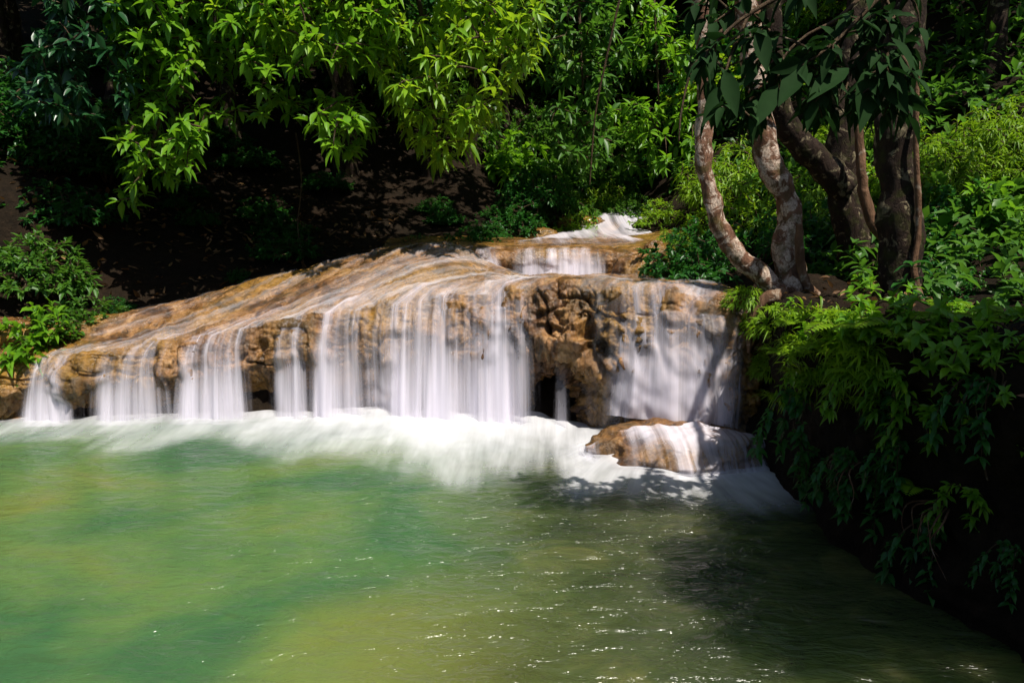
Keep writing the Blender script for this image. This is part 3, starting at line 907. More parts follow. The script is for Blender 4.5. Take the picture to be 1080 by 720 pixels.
def bank_lookup():
    V = K1.reshape(-1, 3); d = V - np.array([0, 0, CAM_Z])
    f = d[:, 1] * CP - d[:, 2] * SP; u = d[:, 1] * SP + d[:, 2] * CP
    ok = f > .5
    return V, np.where(ok, 540 + FPX * d[:, 0] / np.maximum(f, .1), -999), np.where(ok, 360 - FPX * u / np.maximum(f, .1), -999)
BKV, BKX, BKY = bank_lookup()
def bank_at(px, py):
    d = np.hypot(BKX - px, BKY - py)
    near = np.where(d < 9)[0]
    if len(near) == 0: near = np.array([int(np.argmin(d))])
    return BKV[near[np.argmin(BKV[near, 1])]].copy()

# ------------------------------------------------------------------ overhanging trees on the left
def overhang_tree(seed, poly, n_up, n_w, n_l, leaf, L, ratio, depth, trunk, limbs, label, bark='bark_dark', droop=(.08, .42)):
    rng = np.random.default_rng(seed)
    base = np.array(trunk[0])
    o = empty('overhanging_tree', base, label, 'tree')
    xs = [p[0] for p in poly]; ys = [p[1] for p in poly]
    T = []
    while len(T) < n_w:
        x = rng.uniform(min(xs), max(xs), 400); y = rng.uniform(min(ys), max(ys), 400)
        k = inside(poly, x, y)
        # thinner, more ragged towards the bottom
        for a, b in zip(x[k], y[k]):
            if rng.random() < .45 + .55 * (1 - b / max(ys)) or True:
                if fbm(np.array([[a / 55.0, b / 45.0, seed]]), 9, 2)[0] > -.4:
                    T.append(at(a, b, rng.uniform(*depth)))
    T = T[:n_w]
    for i in range(n_up):  # extra foliage above the view, added to shade the hollow
        T.append(at(rng.uniform(min(xs) - 20, max(xs) + 60), rng.uniform(-420, -60), rng.uniform(depth[0] + .1, depth[1] + 2.0)))
    T = np.array(T) - base
    tm = MB()
    nodes = list(tm.tube(np.array(trunk) - base, np.linspace(.16, .06, len(trunk)), 10, .25, seed, steps=24))
    tm.build('trunk', M[bark], o)
    bm_ = MB()
    for lp in limbs:
        nodes += list(bm_.tube(np.array([np.array(trunk[-1])] + [at(*p) for p in lp['px']]) - base, np.linspace(lp['r'], .018, len(lp['px']) + 1), 7, .2, seed + 1, steps=14))
    A = grow(bm_, rng, nodes[24:], T, .018, .004, 4, .1, 6)
    bm_.build('branch', M['twig'], o)
    cr = MB()
    ax = unit(A * .6 + np.array([0.05, -.35, .30]) + rng.normal(0, .3, A.shape))
    whorls(cr, rng, T, ax, n_l, L, ratio, (.55, 1.5), droop, 'hero', jit=.4)
    cr.build('crown', M[leaf], o)
    return o

overhang_tree(11, [(0, -60), (170, -60), (150, 40), (140, 90), (118, 128), (60, 128), (25, 112), (10, 95), (25, 55), (60, 15)], 620, 240, 7, 'leaf_blue', .20, .42, (8.0, 9.4),
              [(-8.2, 11.6, 3.9), (-8.1, 11.4, 5.4), (-7.9, 10.9, 6.6), (-7.4, 10.2, 7.4)],
              [{'px': [(0, -120, 10.4), (30, -60, 9.6), (70, 10, 8.9), (60, 70, 8.5)], 'r': .05}, {'px': [(0, -120, 10.4), (80, -50, 9.4), (120, 10, 8.9)], 'r': .05}],
              'dark glossy leaved tree overhanging at the far upper left')
overhang_tree(12, [(105, -70), (420, -70), (405, 60), (392, 150), (372, 162), (345, 160), (330, 130), (290, 128), (250, 118), (212, 140), (205, 165), (190, 198), (160, 206), (140, 215), (124, 222), (118, 190), (132, 165), (118, 140), (140, 110), (110, 60)], 620, 640, 7, 'leaf_bright', .205, .40, (7.9, 9.6),
              [(-6.4, 13.2, 4.0), (-6.3, 13.0, 5.6), (-5.9, 12.4, 7.2), (-5.0, 11.2, 8.0)],
              [{'px': [(190, -150, 11.0), (200, -50, 9.4), (190, 40, 8.7), (170, 120, 8.5), (150, 185, 8.4)], 'r': .045}, {'px': [(190, -150, 11.0), (290, -60, 9.3), (330, 30, 8.7), (360, 110, 8.5)], 'r': .045}, {'px': [(190, -150, 11.0), (240, -20, 9.1), (260, 60, 8.6)], 'r': .04}],
              'bright green tree whose drooping leafy branches hang lowest at upper left')
overhang_tree(13, [(215, -70), (575, -70), (572, 40), (548, 92), (528, 118), (518, 140), (486, 165), (448, 172), (436, 150), (415, 110), (395, 75), (330, 60), (260, 45), (225, 20)], 680, 560, 8, 'leaf_yellow', .225, .30, (8.0, 10.0),
              [(-3.2, 13.6, 3.0), (-3.2, 13.4, 5.0), (-3.0, 12.8, 7.2), (-2.6, 11.6, 8.2)],
              [{'px': [(370, -150, 11.2), (330, -50, 9.7), (290, 10, 9.1)], 'r': .045}, {'px': [(370, -150, 11.2), (430, -40, 9.6), (450, 60, 8.9), (460, 140, 8.6)], 'r': .05}, {'px': [(370, -150, 11.2), (490, -50, 9.8), (530, 40, 9.2)], 'r': .04}],
              'yellow green tree with narrow sunlit leaves overhanging the upper centre left', droop=(.15, .5))

overhang_tree(14, [(540, -60), (650, -60), (660, 60), (650, 150), (625, 190), (590, 165), (572, 110), (556, 50)], 60, 210, 7, 'leaf_far', .26, .34, (11.4, 13.2),
              [(-.9, 14.6, 3.3), (-.8, 14.5, 5.0), (-.4, 14.2, 6.6), (.3, 13.8, 7.6)],
              [{'px': [(600, -90, 13.2), (610, 0, 12.6), (615, 100, 12.2)], 'r': .04}], 'mid green tree with drooping leaves above the top cascade')
overhang_tree(15, [(630, -60), (745, -60), (742, 120), (720, 185), (680, 195), (650, 170), (640, 80)], 60, 240, 7, 'leaf_bright', .25, .38, (12.6, 14.8),
              [(3.6, 16.2, 3.4), (3.6, 16.1, 5.2), (3.3, 15.8, 7.2), (2.9, 15.2, 8.4)],
              [{'px': [(690, -110, 14.4), (690, 0, 13.9), (695, 110, 13.6)], 'r': .04}], 'bright green tree behind the pale leaning trunk, above the top cascade')

# ------------------------------------------------------------------ shrub kinds
rng = np.random.default_rng(77)
PROTO = {}
PROTO['broad'] = make_shrub(rng, M['leaf_far'], 230, 7, .17, .40, label='leafy mid green jungle shrub in the green wall behind the falls')
PROTO['yellow'] = make_shrub(rng, M['leaf_yellow'], 230, 7, .16, .32, label='yellow green jungle shrub in the green wall behind the falls', droop=(.2, .6))
PROTO['deep'] = make_shrub(rng, M['leaf_deep'], 260, 7, .15, .5, label='dark green jungle shrub in the green wall behind the falls')
PROTO['fern'] = make_shrub(rng, M['leaf_fern'], 330, 9, .19, .17, label='fine leaved jungle shrub in the green wall behind the falls', droop=(.35, .9), spread=(.5, 1.4))
PROTO['large'] = make_shrub(rng, M['leaf_bright'], 90, 7, .34, .38, label='large leaved jungle shrub in the green wall behind the falls', droop=(.2, .6))
used = set()
def shrub(kind, x, y, sc, label, group=None, z=None, rz=None, name=None):
    p = PROTO[kind]
    loc = (x, y, (gz(x, y) if z is None else z) - .05)
    rz = rng.uniform(0, 6.28) if rz is None else rz
    if kind not in used:
        used.add(kind)
        p.location = loc; p.rotation_euler = (0, 0, rz); p.scale = (sc, sc, sc) if np.isscalar(sc) else sc
        p['label'] = label
        if group: p['group'] = group
        return p
    c = copy_thing(p, loc, rz, sc, label)
    if group: c['group'] = group
    elif 'group' in c: del c['group']
    return c
def shrub_px(kind, px, py, Y, r, label, group=None):
    """a shrub whose middle is seen at a pixel; its foot goes down to the ground"""
    c = at(px, py, Y)
    z0 = c[2] - .5 * r if np.isscalar(r) else c[2] - .5 * r[2]
    g = gz(c[0], Y)
    return shrub(kind, c[0], Y, r, label, group, z=min(z0, max(g, z0 - .6)))

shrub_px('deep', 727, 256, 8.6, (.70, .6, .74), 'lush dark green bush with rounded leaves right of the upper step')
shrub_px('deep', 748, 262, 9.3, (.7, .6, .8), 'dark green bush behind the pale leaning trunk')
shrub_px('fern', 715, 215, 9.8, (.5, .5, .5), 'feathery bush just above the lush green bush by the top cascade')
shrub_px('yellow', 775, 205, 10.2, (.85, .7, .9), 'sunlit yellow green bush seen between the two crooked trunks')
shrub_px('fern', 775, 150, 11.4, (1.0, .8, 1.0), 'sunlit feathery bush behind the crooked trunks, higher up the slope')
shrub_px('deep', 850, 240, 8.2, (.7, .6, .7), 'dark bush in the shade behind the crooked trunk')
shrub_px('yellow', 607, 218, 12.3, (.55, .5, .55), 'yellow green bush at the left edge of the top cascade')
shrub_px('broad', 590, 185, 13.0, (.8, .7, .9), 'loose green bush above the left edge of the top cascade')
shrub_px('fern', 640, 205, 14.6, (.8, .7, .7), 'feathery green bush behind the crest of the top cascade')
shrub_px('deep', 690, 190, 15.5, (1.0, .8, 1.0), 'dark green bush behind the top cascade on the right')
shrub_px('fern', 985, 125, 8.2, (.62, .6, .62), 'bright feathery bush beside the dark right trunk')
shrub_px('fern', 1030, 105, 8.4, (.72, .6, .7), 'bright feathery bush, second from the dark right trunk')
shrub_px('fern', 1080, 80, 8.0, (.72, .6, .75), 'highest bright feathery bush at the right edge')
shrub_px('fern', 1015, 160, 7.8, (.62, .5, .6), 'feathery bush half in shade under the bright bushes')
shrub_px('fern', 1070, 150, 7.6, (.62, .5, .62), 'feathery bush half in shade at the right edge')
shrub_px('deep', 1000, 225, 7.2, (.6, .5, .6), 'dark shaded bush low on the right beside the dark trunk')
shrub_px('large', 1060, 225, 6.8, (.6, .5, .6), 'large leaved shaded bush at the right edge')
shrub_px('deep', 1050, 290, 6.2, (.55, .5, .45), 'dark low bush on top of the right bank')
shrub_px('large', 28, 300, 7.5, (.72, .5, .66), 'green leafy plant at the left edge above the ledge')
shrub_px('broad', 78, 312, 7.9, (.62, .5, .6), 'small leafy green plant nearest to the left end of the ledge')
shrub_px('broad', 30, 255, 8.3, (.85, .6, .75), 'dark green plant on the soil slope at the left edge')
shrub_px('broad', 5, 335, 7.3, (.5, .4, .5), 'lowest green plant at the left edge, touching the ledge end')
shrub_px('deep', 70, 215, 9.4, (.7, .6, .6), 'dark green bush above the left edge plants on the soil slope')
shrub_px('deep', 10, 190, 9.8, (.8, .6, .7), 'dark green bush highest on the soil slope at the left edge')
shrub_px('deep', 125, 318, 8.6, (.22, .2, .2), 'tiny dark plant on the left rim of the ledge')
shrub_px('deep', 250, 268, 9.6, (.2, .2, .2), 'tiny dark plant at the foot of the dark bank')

rh = np.random.default_rng(15)
for k in range(34):
    Y = rh.uniform(9.9, 13.5); x = rh.uniform(-.62 * Y, -.02 * Y)
    if abs(x + 2.4) < .8 and Y < 12.9: continue
    sc = rh.uniform(.22, .5)
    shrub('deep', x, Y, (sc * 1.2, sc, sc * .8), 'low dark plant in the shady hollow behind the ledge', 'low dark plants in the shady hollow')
for px, py, Y, r_, k, lb in [(545, 205, 11.9, .6, 'deep', 'dark bush at the right end of the shady hollow'), (565, 165, 12.6, .7, 'deep', 'taller dark bush at the right end of the shady hollow'), (665, 215, 13.4, .5, 'broad', 'green bush at the right rim of the top cascade'), (695, 225, 12.0, .5, 'yellow', 'yellow green bush on the right rim of the top cascade'),
    (990, 265, 6.6, .45, 'deep', 'dark bush just right of the dark trunk foot'), (1035, 255, 6.9, .5, 'deep', 'dark bush right of the dark trunk, behind the bank top'), (1085, 270, 6.6, .5, 'broad', 'shaded green bush cut by the right edge'), (1005, 300, 5.6, .3, 'deep', 'small dark bush at the bank top right of the dark trunk'), (880, 285, 7.4, .4, 'deep', 'dark little bush between the forked and crooked trees'), (930, 290, 6.6, .35, 'large', 'large leaved plant between the forked and dark trunks'), (1060, 310, 5.4, .3, 'broad', 'small green bush on the bank top at the right edge'), (860, 200, 9.0, .8, 'fern', 'feathery bush behind the forked tree'), (925, 180, 8.8, .7, 'yellow', 'yellow green bush glimpsed between the forked and dark trunks'), (915, 90, 10.5, .9, 'fern', 'feathery bush high between the forked and dark trunks')]:
    shrub_px(k, px, py, Y, (r_, r_, r_), lb)
for k in range(16):
    Y = rh.uniform(9.6, 11.4); x = rh.uniform(-.80 * Y, -.58 * Y); sc = rh.uniform(.4, .75)
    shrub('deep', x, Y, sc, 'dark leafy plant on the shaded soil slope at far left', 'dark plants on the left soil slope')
# the green wall further back
kinds = ['broad', 'deep', 'fern', 'yellow', 'large']
lab = {'broad': ('leafy mid green shrub in the jungle wall behind the falls', 'mid green shrubs in the jungle wall'), 'deep': ('dark green shrub in the jungle wall behind the falls', 'dark green shrubs in the jungle wall'), 'fern': ('feathery green shrub in the jungle wall behind the falls', 'feathery shrubs in the jungle wall'), 'yellow': ('yellow green shrub in the jungle wall behind the falls', 'yellow green shrubs in the jungle wall'), 'large': ('large leaved shrub in the jungle wall behind the falls', 'large leaved shrubs in the jungle wall')}
rw = np.random.default_rng(5)
for i in range(95):
    Y = rw.uniform(12.5, 22.0)
    x = rw.uniform(-.9 * Y, .95 * Y)
    if x < -.4 and Y < 16.0: continue                     # the dark hollow stays bare
    if abs(x - (1.7 + .2 * (Y - 11))) < 1.2 and Y < 15.2: continue
    k = kinds[int(rw.choice(5, p=[.32, .28, .17, .13, .10]))]
    if x < -1.0 and k in ('yellow', 'fern'): k = 'deep'
    sc = rw.uniform(.8, 1.5) * (1.15 if Y > 17 else 1)
    shrub(k, x, Y, (sc, sc, sc * rw.uniform(.9, 1.3)), lab[k][0], lab[k][1])

# ------------------------------------------------------------------ tall jungle trees behind
def tall_tree(seed, leaf, H, cr, n_w, label):
    r = np.random.default_rng(seed)
    o = empty('jungle_tree', (0, 0, 0), label, 'tree')
    tm = MB()
    top = np.array([r.normal(0, .4), r.normal(0, .4), H])
    nodes = list(tm.tube([(0, 0, -.3), (r.normal(0, .12), r.normal(0, .12), H * .3), (r.normal(0, .25), r.normal(0, .25), H * .62), top], [.17, .12, .10, .05], 9, .2, seed, steps=22))
    tm.build('trunk', M['bark_dark'], o)
    D = unit(r.normal(0, 1, (n_w, 3))); q = r.uniform(.25, 1, (n_w, 1)) ** .6
    lob = 1 + .5 * fbm(D * 1.5 + seed, seed, 3)[:, None]
    T = D * q * lob * np.array([cr, cr, cr * .75]) + np.array([0, 0, H - .2])
    b = MB(); A = grow(b, r, nodes[18:], T, .03, .006, 3, .1, 4); b.build('branch', M['twig'], o)
    c = MB(); whorls(c, r, T, unit(A + np.array([0, 0, .3])), 8, .26, .36, (.4, 1.35), (.15, .55), 'far'); c.build('crown', M[leaf], o)
    return o
tt1 = tall_tree(41, 'leaf_far', 4.2, 2.1, 420, 'tall mid green jungle tree behind the falls')
tt2 = tall_tree(42, 'leaf_deep', 3.6, 2.0, 420, 'tall dark green jungle tree behind the falls')
spots = [(-9.5, 13.0, 2), (-7.2, 12.4, 2), (-5.2, 13.2, 2), (-3.4, 13.6, 1), (-1.7, 14.0, 2), (-6.4, 15.4, 1), (-4.0, 15.8, 2), (-1.8, 16.6, 1), (-8.4, 16.2, 2), (-.2, 17.4, 1),
         (2.4, 19.4, 2), (4.3, 16.6, 1), (6.5, 14.4, 2), (8.4, 12.6, 1), (5.6, 18.8, 2), (9.5, 16.2, 2), (.6, 20.6, 1), (-8.0, 11.0, 1), (7.3, 10.6, 2)]
first = {1: tt1, 2: tt2}
tl = {1: ('tall mid green jungle tree standing behind the falls', 'tall mid green jungle trees'), 2: ('tall dark green jungle tree standing behind the falls', 'tall dark green jungle trees')}
for x, y, k in spots:
    rz = rng.uniform(0, 6.28); sc = rng.uniform(.9, 1.2)
    if k in first and first[k] is not None:
        o = first[k]; first[k] = None
        o.location = (x, y, gz(x, y)); o.rotation_euler = (0, 0, rz); o['label'] = tl[k][0]; o['group'] = tl[k][1]
    else:
        copy_thing(tt1 if k == 1 else tt2, (x, y, gz(x, y)), rz, sc, *tl[k])

# undergrowth that nobody could count, over the far slopes
ru = np.random.default_rng(9)
nU = 3600
ux = ru.uniform(-16, 17, nU); uy = ru.uniform(12.5, 25, nU)
keep = ~((ux < -.2) & (uy < 14.8)) & ~((np.abs(ux - (1.7 + .2 * (uy - 11))) < 1.0) & (uy < 15.3))
rx = ru.uniform(3.6, 12, 900); ry = ru.uniform(6.5, 12.5, 900)
ux = np.concatenate([ux[keep], rx]); uy = np.concatenate([uy[keep], ry])
uz = ground_z(ux, uy) + ru.uniform(.05, .6, len(ux))
um = MB()
vx = ru.uniform(3.25, 6.5, 420); vy = ru.uniform(4.2, 8.5, 420)
whorls(um, ru, stk([vx, vy, ground_z(vx, vy) + ru.uniform(.04, .35, 420)]), unit(ru.normal(0, .4, (420, 3)) + np.array([0, -.4, .8])), 7, .17, .4, (.4, 1.4), (.15, .6), 'mid')
whorls(um, ru, np.stack([ux, uy, uz], -1), unit(ru.normal(0, .4, (len(ux), 3)) + np.array([0, -.45, .8])), 8, .30, .36, (.4, 1.4), (.15, .6), 'far')
tag(um.build('undergrowth', M['leaf_far']), 'dense green undergrowth covering the slopes behind the falls', kind='stuff')

# ------------------------------------------------------------------ trees on the right bank
def pxs(pts, Y, Y2=None):
    n = len(pts)
    return np.array([at(p[0], p[1], Y + ((Y2 - Y) * i / (n - 1) if Y2 else 0)) for i, p in enumerate(pts)])

def unseen_crown_on(o, base, nodes, center, rad, n_w, leaf, seed, L=.2, cut=None, ymax=99):
    r = np.random.default_rng(seed)
    D = unit(r.normal(0, 1, (n_w, 3))); q = r.uniform(.2, 1, (n_w, 1)) ** .6
    T = D * q * np.array(rad) * (1 + .4 * fbm(D * 1.7 + seed, seed, 3)[:, None]) + np.array(center)
    if cut is not None: T = T[(T[:, 0] > cut) & (T[:, 1] < ymax)]  # unseen crown clipped by where its shade would land
    T = T - base
    b = MB(); A = grow(b, r, nodes, T, .03, .005, 4, .1, 5); b.build('branch', M['twig'], o)
    c = MB(); whorls(c, r, T, unit(A + np.array([0, 0, .2])), 8, L, .38, (.4, 1.35), (.15, .5), 'mid'); c.build('crown', M[leaf], o)

base = at(834, 322, 6.2)
t1 = empty('crooked_tree', base, 'pale mottled tree with two crooked trunks and roots gripping the rock', 'tree')
m = MB(); pa = m.tube(pxs([(826, 322), (806, 294), (778, 270), (759, 238), (749, 203), (742, 165), (744, 112), (743, 55), (738, -30), (742, -150)], 6.15, 6.5) - base, [.125, .10, .09, .08, .076, .08, .077, .075, .07, .05], 14, .34, 3, steps=70)
m.build('trunk', M['bark_pale'], t1)
m = MB(); pb = m.tube(pxs([(840, 330), (834, 295), (829, 258), (834, 226), (824, 200), (813, 180), (806, 152), (803, 118), (795, 70), (787, 0), (778, -110)], 6.2, 6.4) - base, [.18, .135, .118, .118, .112, .11, .10, .10, .095, .09, .07], 16, .4, 5, steps=80)
m.build('trunk', M['bark_pale'], t1)
for pts, r, Y in ([[(843, 236), (844, 272), (852, 302), (882, 330), (905, 352)], [.03, .04, .045, .05, .02], 6.05], [[(828, 312), (806, 318), (792, 338), (790, 372)], [.09, .06, .04, .015], 6.0],
                  [[(838, 318), (852, 330), (872, 352), (880, 400)], [.09, .06, .04, .012], 5.9], [[(836, 322), (826, 345), (822, 385), (826, 430)], [.08, .05, .03, .01], 5.9]):
    m = MB(); m.tube(pxs(pts, Y) - base, r, 9, .25, 9, steps=26); m.build('root', M['bark_root'], t1)
unseen_crown_on(t1, base, list(pa[52:]) + list(pb[60:]), (5.2, 6.3, 6.3), (.9, 1.0, .7), 200, 'leaf_deep', 61, .2, 3.4)

base = at(908, 322, 6.9)
t2 = empty('forked_tree', base, 'thick dark forked tree in the middle of the right bank group', 'tree')
m = MB(); pc = m.tube(pxs([(908, 325), (902, 262), (891, 205), (888, 165), (894, 110), (900, 50), (906, -30), (900, -150)], 6.9, 7.2) - base, [.24, .18, .165, .16, .14, .125, .12, .1], 16, .4, 11, steps=60)
m.build('trunk', M['bark_dark'], t2)
m = MB(); pd = m.tube(pxs([(892, 200), (866, 172), (843, 150), (822, 112), (815, 55), (812, -40)], 6.85, 6.6) - base, [.15, .13, .12, .11, .10, .08], 12, .25, 13, steps=40)
m.build('limb', M['bark_dark'], t2)
m = MB(); m.tube(pxs([(905, 120), (908, 172), (913, 212), (926, 244), (948, 262)], 6.6, 6.5) - base, [.035, .045, .05, .055, .02], 10, .25, 15, steps=30)
m.build('aerial_root', M['bark_root'], t2)
unseen_crown_on(t2, base, list(pc[48:]) + list(pd[32:]), (4.9, 8.0, 6.9), (1.2, 1.0, .8), 170, 'leaf_far', 62, .2, 3.8)

base = at(955, 345, 5.3)
t3 = empty('dark_tree', base, 'tall dark trunk nearest the camera on the right bank', 'tree')
m = MB(); pe = m.tube(pxs([(957, 348), (952, 305), (950, 240), (945, 178), (943, 120), (951, 55), (964, -40), (980, -180)], 5.3, 5.5) - base, [.20, .155, .145, .14, .138, .138, .13, .1], 18, .38, 17, steps=70)
m.build('trunk', M['bark_dark'], t3)
m = MB(); m.tube(pxs([(968, 60), (966, 150), (969, 235), (964, 285), (972, 322), (974, 352)], 5.22, 5.12) - base, [.018, .02, .022, .024, .03, .012], 8, .25, 19, steps=40)
m.build('root', M['bark_root'], t3)
m = MB(); m.tube(pxs([(957, 335), (985, 345), (1015, 362), (1040, 392)], 5.2, 4.8) - base, [.1, .06, .04, .015], 9, .25, 21, steps=24)
m.build('root', M['bark_root'], t3)
m = MB(); pl = m.tube(np.array([at(962, -30, 5.5), (2.95, 4.8, 4.3), (2.85, 4.1, 4.2), (2.7, 3.4, 3.85)]) - base, [.08, .05, .035, .02], 8, .2, 23, steps=24)
m.build('limb', M['bark_dark'], t3)
unseen_crown_on(t3, base, list(pe[60:]) + list(pl[4:18]), (4.0, 1.5, 5.2), (1.6, 1.0, .7), 520, 'leaf_deep', 63, .24, 2.6, 2.65)  # crown out of view, set off its trunk to shade the near pool

# big dark leaves hanging in front, on a branch of the dark tree
hb = empty('hanging_branch', tuple(at(860, -30, 3.7)), 'drooping branch of big dark leaves hanging before the right trunks', 'branch')
hbase = np.array(hb.location)
m = MB()
hn = []
for pts, r in (([(975, -50), (930, -5), (880, 45), (845, 70)], [.02, .014, .01, .006]), ([(930, -5), (940, 40), (928, 78)], [.014, .009, .005]), ([(880, 45), (895, 75), (890, 100)], [.01, .007, .004]), ([(975, -50), (860, -20), (790, 15), (755, 45), (728, 72)], [.02, .014, .011, .008, .004]), ([(790, 15), (772, 55), (760, 95)], [.011, .007, .004])):
    m.tube(pxs(pts, 3.75, 3.6) - hbase, r, 6, .15, 3, steps=12)
hbm = m
m = MB()
bl_ = [((895, 72), (838, 110), 3.6, .5), ((888, 70), (872, 150), 3.55, .5), ((915, 72), (905, 152), 3.6, .5), ((928, 76), (938, 150), 3.55, .52), ((928, 70), (968, 128), 3.6, .48), ((930, 66), (900, 40), 3.7, .45), ((850, 68), (812, 118), 3.6, .48), ((848, 70), (846, 140), 3.55, .5), ((845, 66), (800, 72), 3.6, .45),
       ((868, 50), (905, 22), 3.7, .42), ((885, 45), (858, 16), 3.7, .42), ((800, 8), (830, 24), 3.5, .42), ((790, 15), (780, -20), 3.6, .45), ((772, 50), (800, 88), 3.6, .45), ((764, 75), (782, 132), 3.6, .42), ((760, 95), (757, 150), 3.55, .40), ((758, 92), (735, 140), 3.6, .4), ((756, 46), (742, 92), 3.6, .4), ((765, 40), (735, 28), 3.65, .42), ((730, 70), (720, 118), 3.6, .34), ((800, 30), (812, 84), 3.55, .45), ((815, 20), (850, 50), 3.6, .45), ((905, 20), (945, 40), 3.6, .45), ((940, 0), (985, 30), 3.6, .45), ((870, 5), (900, -30), 3.6, .45), ((830, 0), (815, -40), 3.6, .45), ((940, 40), (975, 80), 3.6, .45), ((890, 98), (880, 168), 3.5, .45), ((820, 90), (790, 140), 3.6, .44)]
bl_ = bl_[::2]
Pb = np.array([at(a[0], a[1], Y) for a, b, Y, w_ in bl_]); Pt_ = np.array([at(b[0], b[1], Y - .08) for a, b, Y, w_ in bl_])
rl = np.random.default_rng(4)
add_leaves(m, Pb - hbase, Pt_ - Pb, rl.normal(0, .5, Pb.shape) + np.array([.1, -.9, .5]), np.linalg.norm(Pt_ - Pb, axis=1) * .78, np.linalg.norm(Pt_ - Pb, axis=1) * .72 * np.array([x[3] for x in bl_]), .12, rl.uniform(.2, .6, len(bl_)), 'hero', .16)
C_ = [(rl.uniform(725, 970), rl.uniform(-20, 95)) for k in range(64)]
C_ += [(rl.uniform(835, 965), rl.uniform(50, 130)) for k in range(34)] + [(rl.uniform(735, 815), rl.uniform(60, 130)) for k in range(20)]
Cp = np.array([at(x, y, rl.uniform(3.55, 4.0)) for x, y in C_])
Aw = grow(hbm, rl, [at(a[0], a[1], 3.65) - hbase for a in [(975, -50), (930, -5), (880, 45), (845, 70), (860, -20), (790, 15), (755, 45), (728, 72)]], Cp - hbase, .008, .003, 4)
hbm.build('branch', M['twig'], hb)
whorls(m, rl, Cp - hbase, unit(Aw + np.array([0, -.3, -.3])), 5, .125, .45, (.5, 1.4), (.2, .7), 'hero')
m.build('foliage', M['leaf_shade'], hb)

# lianas
def vine(pts, Y, Y2, r, label, mat='twig'):
    b = at(pts[0][0], pts[0][1], Y)
    m = MB(); m.tube(pxs(pts, Y, Y2) - b, r, 7, .25, len(label), steps=40)
    o = m.build('vine', M[mat]); o.location = b
    tag(o, label, 'vine')
vine([(800, -30), (782, 12), (756, 38), (738, 58), (726, 84), (718, 122), (716, 150)], 6.4, 6.3, [.022, .019, .016, .015, .012, .009, .005], 'grey liana bowing down left of the pale leaning trunk')
vine([(905, 0), (880, 22), (850, 38), (826, 62), (818, 95)], 6.0, 5.9, [.018, .015, .012, .010, .005], 'dry grey twig caught between the crooked and forked trunks')
vine([(660, -30), (640, 60), (628, 120), (622, 195)], 11.0, 11.4, [.02, .018, .016, .01], 'long thin vine hanging in the green wall above the top cascade')
vine([(312, 140), (318, 190), (314, 240), (320, 268)], 10.2, 9.9, [.012, .012, .01, .006], 'thin vine hanging down over the dark hollow')

# ------------------------------------------------------------------ small plants of the right bank
def make_fern(seed, n_f, L, label):
    r = np.random.default_rng(seed)
    o = empty('fern', (0, 0, 0), label, 'fern')
    st, lf = MB(), MB()
    for k in range(n_f):
        a = 6.28 * k / n_f + r.normal(0, .3); el = r.uniform(.5, 1.1); l = L * r.uniform(.7, 1.1)
        d = np.array([math.cos(a), math.sin(a), 0])
        q = np.linspace(0, 1, 14)[:, None]
        path = d * (q * l * math.cos(el * .7)) + np.array([0, 0, 1.0]) * (l * math.sin(el) * (q - .85 * q * q) * 1.1)
        st.tube(path, np.linspace(.004, .0012, 14) * (L / .4), 3)
        T = unit(np.gradient(path, axis=0))
        sd_ = unit(np.cross(T, np.array([0, 0, 1.0])))
        for s in (-1, 1):
            i = np.arange(2, 14)
            w_ = l * .30 * np.sin(np.pi * (i / 14.0) ** .8) + .01
            add_leaves(lf, path[i], sd_[i] * s + T[i] * .45, np.cross(sd_[i], T[i]), w_, w_ * .30 + .004, .15, .5 + r.normal(0, .1, len(i)), 'mid', .1)
    st.build('stem', M['twig'], o); lf.build('frond', M['leaf_fern'], o)
    return o

def make_seedling(seed, H, tiers, n_l, L, ratio, leaf, label):
    r = np.random.default_rng(seed)
    o = empty('seedling', (0, 0, 0), label, 'plant')
    st, lf = MB(), MB()
    path = st.tube([(0, 0, -.03), (.02, -.01, H * .35), (-.04, -.03, H * .7), (-.02, -.07, H)], [.006, .005, .004, .002], 5, steps=12)
    C, A = [], []
    for k in range(tiers):
        p = path[int((len(path) - 1) * (1 - .28 * k))]
        for s in range(2 if k else 1):
            C.append(p + r.normal(0, .01, 3)); A.append(np.array([r.normal(0, .4), -.25 + r.normal(0, .3), .8]))
    whorls(lf, r, np.array(C), np.array(A), n_l, L, ratio, (.8, 1.5), (.15, .5), 'hero', .02)
    st.build('stem', M['twig'], o); lf.build('foliage', M[leaf], o)
    return o

def make_tuft(seed, n, L, label, wide=.014, leaf='leaf_fern'):
    r = np.random.default_rng(seed)
    a = r.uniform(0, 6.28, n); el = r.uniform(.5, 1.35, n)
    D = np.stack([np.cos(a) * np.cos(el), np.sin(a) * np.cos(el), np.sin(el)], -1)
    m = MB()
    add_leaves(m, r.normal(0, .03, (n, 3)) * np.array([1, 1, .3]), D, np.tile([0, 0, 1.0], (n, 1)), L * r.uniform(.5, 1.1, n), wide * r.uniform(.8, 1.3, n), r.uniform(.4, 1.0, n), np.clip(r.normal(.5, .2, n), 0, 1), 'hero', .15)
    o = m.build('grass_tuft', M[leaf])
    return tag(o, label, 'grass tuft')

